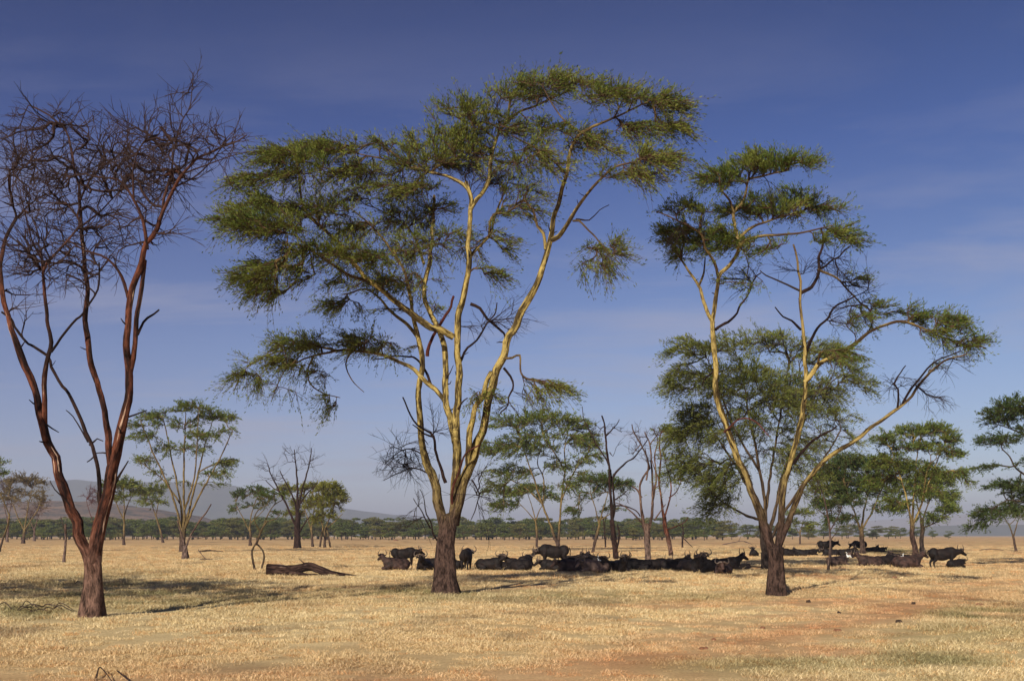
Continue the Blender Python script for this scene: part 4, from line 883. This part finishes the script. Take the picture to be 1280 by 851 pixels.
for px_, D_, s_ in ((915, 620, .62), (935, 700, .7), (950, 660, .6), (972, 720, .66), (990, 700, .7), (1012, 680, .6), (1030, 760, .8), (1052, 740, .66), (1075, 820, .7), (1095, 800, .7), (1112, 760, .55), (1126, 840, .62), (1146, 860, .7), (1166, 900, .5), (1186, 760, .42), (1090, 700, .5), (1010, 900, .9), (950, 900, .9), (900, 900, .95), (1060, 950, .9), (1120, 980, .8)):
    far_tree((px_ - CX) / F * D_, D_, s_)
print('far trees', nfar)

# ------------------------------------------------------------------ hills and far shore
def ridge(name, D, depth, prof, m, tag_kind='structure', rough=0.08, res=160, seed=0):
    """prof: (px, py) of the skyline; solid hill from -depth to +depth about D"""
    prof = np.array(prof, float); xs = np.linspace(prof[0, 0], prof[-1, 0], res); top = np.interp(xs, prof[:, 0], prof[:, 1])
    hgt = np.maximum((HY - top) / F * D, 0); mb = MB(); nj = 25
    v = np.zeros((nj, res, 3))
    for j in range(nj):
        f = j / (nj - 1) * 2 - 1; y = D + f * depth
        sh = np.cos(f * math.pi / 2) ** 0.9
        X = (xs - CX) / F * D
        n = fbm(X / (D * .03) + seed, np.full(res, f * 3.0 + seed), seed, 5) - .5
        v[j, :, 0] = X; v[j, :, 1] = y; v[j, :, 2] = np.maximum(hgt * (sh + n * rough * 2 * (1 if abs(f) > .05 else .5)), 0) * (sh > .01) - 2
    i = np.arange(nj - 1)[:, None] * res; jj = np.arange(res - 1)[None, :]
    q = np.stack((i + jj, i + jj + 1, i + res + jj + 1, i + res + jj), 2).reshape(-1, 4)
    mb.add(v.reshape(-1, 3), q); o = link(name, mb.mesh(name, attrs=False), None, m); tag(o, kind=tag_kind); return o
def hill_mat(name, c1, c2, sc):
    m, nt, o = mat(name); g = N(nt, 'ShaderNodeNewGeometry')
    n1 = N(nt, 'ShaderNodeTexNoise', {0: g.outputs['Position'], 'Scale': sc, 'Detail': 9, 'Roughness': 0.75})
    b = N(nt, 'ShaderNodeBsdfPrincipled', {'Base Color': rampn(nt, n1.outputs[0], [(0.40, c1), (0.60, c2)]), 'Roughness': 1.0, 'Specular IOR Level': 0.0})
    nt.links.new(b.outputs[0], o.inputs[0]); return m
HM1 = hill_mat('wooded_hill', (0.05, 0.055, 0.03), (0.11, 0.10, 0.055), 0.004)
HM2 = hill_mat('reddish_scrub_hill', (0.05, 0.045, 0.03), (0.25, 0.15, 0.09), 0.030)
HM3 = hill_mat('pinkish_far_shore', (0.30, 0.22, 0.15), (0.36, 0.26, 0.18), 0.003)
ridge('distant_hills', 7000, 1500, [(-260, 640), (-150, 612), (-20, 600), (60, 601), (130, 600), (190, 603), (235, 603), (300, 607), (345, 618), (400, 628), (430, 634), (470, 639), (520, 646), (600, 652), (700, 655), (850, 652), (900, 655), (1000, 660), (1060, 669)], HM1, seed=3)
ridge('scrub_hill', 2300, 420, [(-260, 640), (-60, 634), (0, 629), (50, 626), (90, 624), (120, 623), (150, 628), (190, 632), (235, 640), (260, 650), (300, 660), (340, 669)], HM2, seed=9, rough=.12)
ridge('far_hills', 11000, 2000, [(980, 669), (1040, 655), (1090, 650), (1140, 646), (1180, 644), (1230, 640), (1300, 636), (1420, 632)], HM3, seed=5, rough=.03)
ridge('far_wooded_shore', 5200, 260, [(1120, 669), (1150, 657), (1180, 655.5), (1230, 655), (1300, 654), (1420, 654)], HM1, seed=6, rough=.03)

# ------------------------------------------------------------------ African buffaloes
def ellv(c, r, rot=0.0, nu=16, nv=10):
    a = np.linspace(0, 2 * np.pi, nu, endpoint=False); b = np.linspace(-np.pi / 2, np.pi / 2, nv)
    A, B = np.meshgrid(a, b); v = np.stack((np.cos(B) * np.cos(A) * r[0], np.cos(B) * np.sin(A) * r[1], np.sin(B) * r[2]), 2).reshape(-1, 3)
    cr, sr = math.cos(rot), math.sin(rot)
    v = np.stack((v[:, 0] * cr + v[:, 2] * sr, v[:, 1], -v[:, 0] * sr + v[:, 2] * cr), 1) + np.array(c)
    i = np.arange(nv - 1)[:, None] * nu; j = np.arange(nu)[None, :]; k = (j + 1) % nu
    return v, np.stack((i + j, i + k, i + nu + k, i + nu + j), 2).reshape(-1, 4)
def capsule(mb, pts, rs):
    p = np.array(pts, float); c, t = catmull(p, 0.06); r = np.interp(t, np.linspace(0, 1, len(rs)), rs)
    tube(mb, c, r, 12, cap=True)
    for q, rr in ((c[0], r[0]), (c[-1], r[-1])):
        v, f = ellv(q, (rr, rr, rr), nu=12, nv=8); mb.add(v, f)
def remeshed(mb, name, vox):
    me = mb.mesh(name + '_src', attrs=False); o = bpy.data.objects.new(name + '_src', me); COL.objects.link(o)
    m = o.modifiers.new('r', 'REMESH'); m.mode = 'VOXEL'; m.voxel_size = vox; m.use_smooth_shade = True
    sm = o.modifiers.new('s', 'SMOOTH'); sm.factor = 0.6; sm.iterations = 5
    dg = bpy.context.evaluated_depsgraph_get(); out = bpy.data.meshes.new_from_object(o.evaluated_get(dg)); out.name = name
    bpy.data.objects.remove(o); bpy.data.meshes.remove(me); return out
def turn(p, pivot, a):
    p = np.array(p, float); c, s = math.cos(a), math.sin(a); q = p - pivot
    return np.stack((q[..., 0] * c - q[..., 1] * s, q[..., 0] * s + q[..., 1] * c, q[..., 2]), -1) + pivot
def buffalo_parts(pose, ht):
    """pose: stand / graze / lie / rest; ht: turn of the head, radians. Faces +X"""
    mb = MB(); E = lambda c, r, rot=0: mb.add(*ellv(c, r, rot))
    if pose in ('stand', 'graze'):
        E((0, 0, 1.02), (0.92, 0.40, 0.42)); E((0.60, 0, 1.10), (0.44, 0.35, 0.47)); E((0.50, 0, 1.36), (0.45, 0.17, 0.18), .1); E((-0.72, 0, 1.10), (0.40, 0.34, 0.40)); E((-.1, 0, .86), (.6, .38, .34))
        nb = np.array((0.85, 0, 1.18)); hd = np.array((1.30, 0, 1.22 if pose == 'stand' else 0.98)); nd = np.array((1.66, 0, 0.98 if pose == 'stand' else 0.66))
        for s in (-1, 1):
            dx = .06 * s
            capsule(mb, [(.62 + dx, s * .19, .85), (.62 + dx, s * .19, .45), (.63 + dx, s * .19, .10)], [.16, .085, .065]); E((.65 + dx, s * .19, .05), (.095, .075, .06))
            capsule(mb, [(-.76 - dx, s * .19, 1.0), (-.66 - dx, s * .20, .66), (-.84 - dx, s * .19, .42), (-.80 - dx, s * .19, .10)], [.22, .15, .08, .062]); E((-.78 - dx, s * .19, .05), (.095, .07, .06))
        tl = [(-1.10, 0, 1.32), (-1.20, .02, 1.05), (-1.16, .03, .70)]
    else:
        E((0, 0, .46), (1.0, 0.52, 0.46)); E((.58, 0, .56), (.45, .38, .46)); E((.48, 0, .84), (.42, .16, .16), .1); E((-.68, 0, .46), (.46, .46, .45)); E((-.1, .15, .34), (.7, .45, .33))
        for s in (-1, 1):
            capsule(mb, [(.62, s * .30, .28), (1.02, s * .30, .16), (.98, s * .30, .09), (.62, s * .32, .07)], [.15, .10, .075, .06])
            capsule(mb, [(-.70, s * .40, .34), (-.25, s * .52, .22), (-.62, s * .56, .09), (-.30, s * .56, .06)], [.24, .17, .08, .06])
        nb = np.array((0.78, 0, 0.70)); hd = np.array((1.16, 0, 1.06 if pose == 'lie' else .78)); nd = np.array((1.52, 0, 0.84 if pose == 'lie' else .48))
        tl = [(-1.08, .0, .62), (-1.25, .12, .35), (-1.15, .30, .08)]
    piv = nb.copy()
    H = lambda p: turn(p, piv, ht)
    capsule(mb, [nb - (.12, 0, .05), H((nb + hd) / 2 + (0, 0, -.02)), H(hd)], [.32, .25, .18])
    ax = (nd - hd) / np.linalg.norm(nd - hd); up = np.array((-ax[2], 0, ax[0])); up = up if up[2] > 0 else -up
    capsule(mb, [H(hd), H(hd + ax * .22), H(nd)], [.175, .135, .105])
    v, f = ellv((0, 0, 0), (.11, .125, .10)); mb.add(v + H(nd + ax * .02), f)
    v, f = ellv((0, 0, 0), (.13, .15, .08)); mb.add(v + H(hd + up * .13), f)
    body = remeshed(mb, 'body', 0.038)
    hb = hd + up * .17
    horns = []
    for s in (-1, 1):
        p = [hb + (.05, s * .03, .0), hb + (0, s * .17, .02), hb + (-.04, s * .34, -.08), hb + (-.07, s * .48, -.01), hb + (-.10, s * .50, .14), hb + (-.12, s * .42, .28), hb + (-.12, s * .34, .36)]
        c, t = catmull(np.array([H(x) for x in p]), .04); h = MB(); tube(h, c, np.interp(t, [0, .2, .45, 1], [.085, .078, .05, .012]), 8); horns.append(h.mesh('horn', attrs=False))
    ears = []
    for s in (-1, 1):
        e_ = MB(); v, f = ellv((0, 0, 0), (.05, .15, .07)); v = turn(v, np.zeros(3), s * -.35) ; v[:, 2] -= abs(v[:, 1]) * .5
        e_.add(v + H(hd + (-.02, s * .24, .0)), f); ears.append(e_.mesh('ear', attrs=False))
    t_ = MB(); c, t = catmull(np.array(tl, float), .06); tube(t_, c, np.interp(t, [0, .7, .85, 1], [.035, .022, .05, .015]), 6)
    return body, horns, ears, t_.mesh('tail', attrs=False)
def hide_mat(name, c1, c2):
    m, nt, o = mat(name); tcn = N(nt, 'ShaderNodeTexCoord'); g = N(nt, 'ShaderNodeNewGeometry')
    n1 = N(nt, 'ShaderNodeTexNoise', {0: tcn.outputs['Object'], 'Scale': 3.2, 'Detail': 6, 'Roughness': 0.6}); n2 = N(nt, 'ShaderNodeTexNoise', {0: tcn.outputs['Object'], 'Scale': 26, 'Detail': 4, 'Roughness': 0.7})
    col = rampn(nt, n1.outputs[0], [(0.40, c1), (0.66, c2)])
    bp = N(nt, 'ShaderNodeBump', {'Height': n2.outputs[0], 'Strength': .5, 'Distance': .02})
    b = N(nt, 'ShaderNodeBsdfPrincipled', {'Base Color': col, 'Roughness': .7, 'Normal': bp.outputs[0], 'Specular IOR Level': .2}); nt.links.new(b.outputs[0], o.inputs[0]); return m
HIDE = {'b': hide_mat('black_buffalo_hide', (0.007, 0.005, 0.005), (0.020, 0.012, 0.010)), 'r': hide_mat('brown_buffalo_hide', (0.022, 0.013, 0.011), (0.085, 0.046, 0.036)), 'g': hide_mat('dusty_grey_buffalo_hide', (0.07, 0.045, 0.038), (0.20, 0.13, 0.10))}
HORN = plain_mat('buffalo_horn', (0.035, 0.025, 0.020), (0.14, 0.095, 0.070), sc=7, rough=.5)
PROTO = {}
for key, pose, ht in (('stand', 'stand', 0), ('graze', 'graze', .2), ('lie', 'lie', 0), ('lieL', 'lie', .9), ('lieR', 'lie', -.9), ('rest', 'rest', .4)):
    PROTO[key] = {'p': buffalo_parts(pose, ht)}
def buffalo(px, py, key, face, hide, label, s=1.0, egret=None, D=None, tail=None):
    """face: heading in degrees, 0 = to the right, 90 = away, 180 = to the left, 270 = towards the camera"""
    D = D or dist_of(py); x = (px - CX) / F * D
    pr = PROTO[key]; ck = 'o' + hide
    loc = (x, D, float(gz(x, D)) - .01)
    if ck not in pr:
        body, horns, ears, tl = (pr['p'] if 'used' not in pr else (pr['p'][0].copy(), pr['p'][1], [e_.copy() for e_ in pr['p'][2]], pr['p'][3].copy()))
        pr['used'] = 1
        root = empty('buffalo', loc, label, 'buffalo', 'buffaloes resting in the shade of the acacias')
        link('body', body, root, HIDE[hide]); 
        for h in horns: link('horn', h, root, HORN)
        for e_ in ears: link('ear', e_, root, HIDE[hide])
        link('tail', tl, root, HIDE[hide]); pr[ck] = root
    else:
        root = copy_tree(pr[ck]); root['label'] = label
    root.location = loc; root.rotation_euler = (0, 0, math.radians(face)); s = s * (.9 if key not in ('stand', 'graze') else 1.0); root.scale = (s, s, s)
    return root
B_ = [
 (495, 712, 'lieR', 200, 'r', 'lying brown buffalo with raised head, leftmost of the herd by the big trunk'),
 (505, 707, 'stand', 12, 'b', 'standing black buffalo facing right behind the leftmost lying one', 0.95),
 (530, 712.5, 'lie', 262, 'b', 'lying black buffalo facing the camera left of the big trunk'),
 (545, 711, 'lie', 20, 'b', 'lying black buffalo whose back ends behind the big trunk on its left'),
 (570, 711, 'rest', 110, 'b', 'small buffalo mostly hidden behind the big trunk', 0.8),
 (583, 712, 'stand', 84, 'b', 'standing black buffalo seen from behind with its tail flicked right'),
 (612, 712, 'lieR', -12, 'b', 'lying black buffalo with horns raised just right of the buffalo seen from behind'),
 (633, 710.5, 'rest', 150, 'b', 'very small dark buffalo lying low in the gap between two larger ones', 0.6),
 (648, 713, 'lieL', 150, 'b', 'lying black buffalo left of the head of the large standing one'),
 (657, 708, 'rest', 70, 'b', 'lying black buffalo showing only its round back under the large head', 1.05),
 (692, 707, 'graze', 186, 'b', 'large black buffalo standing with lowered head facing left', 1.12),
 (690, 712.5, 'rest', 170, 'b', 'low dark buffalo lying right under the belly of the large standing one', 0.9),
 (715, 714.5, 'rest', 172, 'r', 'brown buffalo lying in front with its rump to the dark one at its right'),
 (729, 714, 'lie', 285, 'b', 'dark buffalo lying end on between the brown and the dusty grey one', 0.95),
 (719, 706, 'lie', 10, 'b', 'black buffalo lying behind the brown one near the large standing one'),
 (743, 715, 'rest', 195, 'g', 'dusty grey buffalo lying in front with a white egret by its shoulder'),
 (744, 706.5, 'lie', 175, 'b', 'black buffalo lying behind the dusty grey one'),
 (761, 714.5, 'lie', 245, 'b', 'dark buffalo facing the camera right beside the dusty grey one', 0.95),
 (775, 714.5, 'lie', 280, 'b', 'dark buffalo lying head on left of the pale dead twin tree'),
 (799, 713, 'lieL', 165, 'b', 'black buffalo lying against the left foot of the pale dead twin tree'),
 (818, 713, 'rest', 5, 'b', 'black buffalo lying just right of the pale dead twin tree'),
 (842, 713.5, 'lieR', 20, 'b', 'broad backed black buffalo in the middle of the long dark row'),
 (862, 714.5, 'lie', 300, 'b', 'black buffalo facing the camera right of the broad backed one'),
 (878, 712.5, 'lie', 265, 'b', 'black buffalo with the widest upturned horns in the long row', 1.1),
 (890, 715, 'lieR', 195, 'b', 'black buffalo lying left of the brown one at the right end of the row'),
 (903, 717, 'rest', 250, 'r', 'brown buffalo lying end on at the right end of the long row', 0.95),
 (907, 713.5, 'lie', 8, 'b', 'black buffalo in profile with raised head ending the long row at the right', 1.1),
 (929, 711, 'rest', 20, 'b', 'small dark calf lying flat beyond the right end of the row', 0.5),
 (942, 694.5, 'lie', 85, 'b', 'lone black buffalo lying rear on left of the slender acacia trunk', 0.95),
 (987, 694.5, 'lie', 200, 'b', 'black buffalo lying just right of the slender acacia trunk, far back'),
 (1003, 694.5, 'lie', 175, 'b', 'black buffalo lying low left end of the small far row', 0.9),
 (1013, 694, 'rest', 5, 'b', 'black buffalo lying low in the middle of the small far row', 0.9),
 (1033, 691, 'stand', 8, 'b', 'black buffalo standing above the small far row', 1.15),
 (1038, 694.5, 'rest', 170, 'b', 'black buffalo lying below the one that stands in the far row'),
 (1057, 694.5, 'lie', 355, 'b', 'black buffalo lying at the right end of the small far row'),
 (1074, 690, 'graze', 200, 'b', 'black buffalo standing behind the trunk of the dark acacia', 1.1),
 (1089, 690, 'lie', 10, 'b', 'black buffalo lying just right of the dark acacia trunk', 0.9),
 (1100, 690, 'rest', 5, 'b', 'low black buffalo farthest right in the shade of the dark acacia', 0.85),
 (1047, 707, 'lie', 15, 'g', 'lone pinkish brown buffalo lying behind the thin crooked sapling', 0.95),
 (1087, 708, 'lieR', 190, 'r', 'brown buffalo lying with its head to the left of the yellow trunk'),
 (1106, 706.5, 'rest', 10, 'b', 'dark buffalo lying between two brown ones before the yellow trunk'),
 (1127, 704, 'lie', 185, 'b', 'black buffalo with a white egret on its back below the yellow trunk', 0.95),
 (1134, 710, 'lie', 4, 'r', 'brown buffalo lying with dark head raised to the right below the yellow trunk', 1.1),
 (1179, 709.5, 'stand', 2, 'b', 'black buffalo standing alone in full profile at the right'),
 (1195, 709.5, 'rest', 20, 'b', 'dark buffalo calf lying under the head of the lone standing buffalo', 0.75),
]
for b in B_: buffalo(*b[:6], **({'s': b[6]} if len(b) > 6 else {}))

WHITE = plain_mat('white_feathers', (0.75, 0.74, 0.70), (0.82, 0.81, 0.78), sc=20, bump=.1); BILL = plain_mat('yellow_bill', (0.6, 0.4, 0.08), (0.65, 0.45, 0.1)); LEGM = plain_mat('bird_leg', (0.05, 0.05, 0.03), (0.08, 0.07, 0.04))
def egret_bird(px, py, D, face, label):
    x = (px - CX) / F * D; z = EYE - (py - HY) / F * D
    r = empty('egret', (x, D, z), label, 'bird', 'white egrets among the buffaloes', math.radians(face))
    mb = MB(); mb.add(*ellv((0, 0, .22), (.17, .085, .09), .35)); capsule(mb, [(.10, 0, .26), (.17, 0, .36), (.12, 0, .44), (.17, 0, .50)], [.06, .035, .028, .035]); mb.add(*ellv((.19, 0, .51), (.055, .035, .035)))
    capsule(mb, [(-.1, 0, .2), (-.26, 0, .12)], [.05, .02]); link('body', remeshed(mb, 'body', .014), r, WHITE)
    b_ = MB(); tube(b_, [(.23, 0, .51), (.33, 0, .49)], [.014, .003], 5); link('bill', b_.mesh('bill', attrs=False), r, BILL)
    for s in (-1, 1):
        l = MB(); tube(l, [(0, s * .03, .17), (.02, s * .03, .09), (0, s * .03, 0), (.05, s * .03, 0)], [.01, .008, .008, .005], 5); link('leg', l.mesh('leg', attrs=False), r, LEGM)
egret_bird(750, 703.5, 73.5, 200, 'white egret standing beside the dusty grey buffalo')
egret_bird(1127, 699.5, 92, 20, 'white egret on the buffalo below the yellow trunk')
egret_bird(1061, 698.5, 85, 160, 'white egret by the head of the lone pinkish brown buffalo')

# ------------------------------------------------------------------ fallen wood, dung, termite earth
def stick(mb, pts, r0, r1, ns=8, seed=0, rough=.5):
    c, t = catmull(np.array(pts, float), max(r0 * 1.2, .05)); tube(mb, c, r0 + (r1 - r0) * t, ns, rough=rough, seed=seed)
lp = gp(388, 719); LR = empty('fallen_log', lp, 'large dark fallen log with splintered tapering end lying in the grass', 'log')
k = lp[1] / F
def lw(px, py, dy=0.0):
    D = lp[1] + dy; return np.array(((px - CX) / F * D, D, EYE - (py - HY) / F * D)) - lp
mb = MB(); c, t = catmull(np.array([lw(334, 711), lw(345, 711.5), lw(356, 712), lw(368, 712), lw(378, 709), lw(388, 707.5), (lw(400, 711)), lw(415, 716), lw(432, 719), lw(448, 721)]), .12)
tube(mb, c, np.interp(t, [0, .25, .45, .7, 1], np.array([7.2, 6.4, 4.6, 3.2, 1.0]) * k), 18, rough=.55, cap=False)
# hollow broken end
a = c[0] + np.array((.02, 0, 0)); tube(mb, [c[0], c[0] + (.05, 0, 0), c[0] + (.35, 0, .0)], [7.0 * k, 4.6 * k, 3.6 * k], 18, rough=.2)
link('trunk', mb.mesh('trunk'), LR, M['log'])
for pts, r0, r1 in (([lw(362, 715, -.3), lw(380, 718, -.4), lw(395, 719, -.5), lw(410, 720, -.6)], 3.2, 1.5), ([lw(385, 708, .2), lw(377, 701, .2), lw(374, 698, .2)], 1.0, .4), ([lw(392, 712, -.2), lw(405, 717, -.5), lw(420, 722, -.9)], 2.2, 1.0), ([lw(400, 720, -.5), lw(415, 721, -.7), (lw(430, 721, -.6))], 1.6, .6), ([lw(384, 707, .1), lw(386, 702, .1)], .8, .4),
                 ([lw(370, 716, -.5), lw(385, 719, -.7), lw(398, 722, -.7)], 1.7, 1.1), ([lw(415, 716, .3), lw(430, 716.5, .5), lw(446, 719, .7)], 1.2, .5), ([lw(398, 714, -.1), lw(404, 722, -.8)], 1.5, 1.2), ([lw(422, 719, -.2), lw(418, 724, -.6)], 1.0, .7)):
    mb = MB(); stick(mb, pts, r0 * k, r1 * k, 8); link('limb', mb.mesh('limb'), LR, M['log'])
def branch_pile(px, py, items, label, matk='dead_grey', name='fallen_branch', cat='fallen branch', group=None):
    o0 = gp(px, py); r = empty(name, o0, label, cat, group)
    for n_, (pts, r0, r1) in enumerate(items):
        mb = MB(); w = []
        for (a, b, h) in pts:
            Db = o0[1] - b * 0.15; w.append(np.array(((px + a - CX) / F * Db, Db, o0[2] + h)) - o0)
        stick(mb, w, r0, r1, 6); link('branch', mb.mesh('branch'), r, M[matk])
branch_pile(120, 846, [([(0, 4, .0), (4, -4, .12), (14, 0, .07), (24, 8, .03)], .012, .006), ([(4, -4, .12), (0, 0, .05), (-2, 3, .0)], .008, .005)], 'thin dead twig lying in the grass at the lower left', 'dead')
branch_pile(150, 846, [([(-3, -4, .06), (6, 1, .05), (18, 6, .02)], .013, .006)], 'short dark twig right of the thin twig at the lower left', 'dead')
rr = np.random.default_rng(3)
items = []
for i in range(15):
    a = rr.uniform(-34, 34); b = rr.uniform(-5, 5); L = rr.uniform(10, 26) * rr.choice((-1, 1)); h = rr.uniform(.05, .28)
    items.append(([(a, b, h * .3), (a + L * .4, b + rr.uniform(-3, 3), h), (a + L, b + rr.uniform(-5, 5), h * .5), (a + L * 1.2, b + rr.uniform(-4, 4), .0)], .016, .005))
branch_pile(36, 764, items, 'tangle of thin fallen twigs left of the dead tree trunk', 'dead_grey', 'twig_pile', 'twig pile')
branch_pile(262, 690, [([(-16, 0, .05), (-4, 0, .25), (10, 0, .2), (17, 1, .1)], .14, .05), ([(-4, 0, .25), (2, -1, .4)], .05, .02)], 'dark fallen branch right of the broken stump', 'dead_dark')
branch_pile(262, 700, [([(-12, 0, .1), (-2, 0, .14), (12, 1, .06)], .08, .03), ([(-14, -10, 1.0), (-8, -3, .4), (-4, 1, .1)], .05, .03)], 'grey fallen branch nearer than the dark one by the stump', 'dead_grey')
branch_pile(925, 681, [([(-22, 1, .1), (-8, -1, .7), (4, -2, 1.0), (14, -3, .3)], .13, .05), ([(-2, -2, .9), (2, -12, 2.5)], .07, .04), ([(4, -2, 1.0), (16, 1, .1)], .08, .03)], 'grey fallen branches far behind the right end of the herd', 'dead_grey')
branch_pile(950, 712, [([(-22, 1, .06), (-10, -1, .22), (4, -3, .16), (10, -2, .1)], .05, .03), ([(-10, -1, .22), (-16, -4, .3)], .03, .015)], 'grey fallen limb lying left of the slender acacia trunk', 'dead_grey')
branch_pile(100, 730, [([(-6, 0, .02), (-3, -3, .16), (0, -2, .1), (3, 0, .02)], .03, .015), ([(-6, 0, .0), (-8, -4, .25)], .02, .01)], 'small twisted root stub left of the dead tree trunk', 'dead')
branch_pile(1240, 688, [([(-16, 0, .1), (-2, 0, .3), (14, 0, .1)], .06, .03)], 'thin dry brush line on the grass under the right edge acacia', 'dead_grey')
DUNG = plain_mat('dried_dung', (0.020, 0.013, 0.010), (0.075, 0.045, 0.030), sc=18, rough=.95, bump=1.0, dist=.03)
CLOD = plain_mat('red_earth', (0.14, 0.06, 0.03), (0.30, 0.14, 0.075), sc=14, rough=.95, bump=1.0, dist=.03)
def clod(px, py, w, h, label, m, name, cat, seed):
    r = np.random.default_rng(seed); o0 = gp(px, py); mb = MB(); k = o0[1] / F; w *= .85; h *= .85
    n = 5
    for i in range(n):
        v, f = ellv((0, 0, 0), (w * k * r.uniform(.3, .5), w * k * r.uniform(.3, .5), h * k * r.uniform(.6, 1.0)), nu=14, nv=9)
        v = v * (1 + .35 * (fbm(v[:, 0] / (w * k) * 5 + i * 3, v[:, 2] / (h * k) * 3 + v[:, 1] / (w * k) * 4, seed, 3) - .5))[:, None]
        mb.add(v + np.array((r.uniform(-.4, .4) * w * k, r.uniform(-.3, .3) * w * k, h * k * .2)), f)
    me = mb.mesh(name, attrs=False); o = link(name, me, None, m); o.location = tuple(o0); tag(o, label, cat)
for a in ((1010, 753, 5, 4, 'dark dung heap right of the slender acacia trunk', DUNG, 'dung_heap', 'dung heap', 1), (1142, 755, 5, 3.5, 'dark dung heap farther right, beyond the bare track', DUNG, 'dung_heap', 'dung heap', 2),
          (1123, 786, 8, 4.5, 'largest dark dung heap beside the bare red track', DUNG, 'dung_heap', 'dung heap', 3), (1049, 768, 4, 3, 'tiny dark dung heap nearest the middle of the right side', DUNG, 'dung_heap', 'dung heap', 4),
          (1047, 793, 8, 3, 'low crumbly earth clod left of the largest dung heap', CLOD, 'earth_clod', 'earth clod', 5), (953, 787, 6, 3.5, 'small brown earth clod below the slender acacia', CLOD, 'earth_clod', 'earth clod', 6),
          (892, 802, 5, 3, 'small reddish earth clod on the bare track', CLOD, 'earth_clod', 'earth clod', 7), (495, 675.5, 6, 1.5, 'distant pale termite mound before the far wood', CLOD, 'termite_mound', 'termite mound', 8),
          (880, 812, 9, 3, 'dark crumbly earth patch at the lower end of the bare track', CLOD, 'earth_clod', 'earth clod', 9), (1225, 758, 9, 4, 'dark earth mound with grass near the right edge', CLOD, 'earth_mound', 'earth mound', 10),
          (1118, 722, 6, 3, 'small grassy earth mound under the yellow trunked acacia', CLOD, 'earth_mound', 'earth mound', 11)):
    clod(*a)

# ------------------------------------------------------------------ haze
def haze():
    x0, x1, y0, y1, z0, z1 = -21500, 21500, -21500, 21500, -4, 375
    v = [(x, y, z) for z in (z0, z1) for y in (y0, y1) for x in (x0, x1)]
    f = [(0, 2, 3, 1), (4, 5, 7, 6), (0, 1, 5, 4), (2, 6, 7, 3), (0, 4, 6, 2), (1, 3, 7, 5)]
    me = bpy.data.meshes.new('haze'); me.from_pydata(v, [], f); me.update()
    m, nt, o = mat('haze_air')
    vol = N(nt, 'ShaderNodeVolumePrincipled', {'Color': (0.70, 0.74, 0.90, 1), 'Density': 0.00016, 'Anisotropy': 0.0})
    nt.links.new(vol.outputs[0], o.inputs['Volume'])
    h = link('haze', me, None, m); tag(h, kind='stuff')
haze()
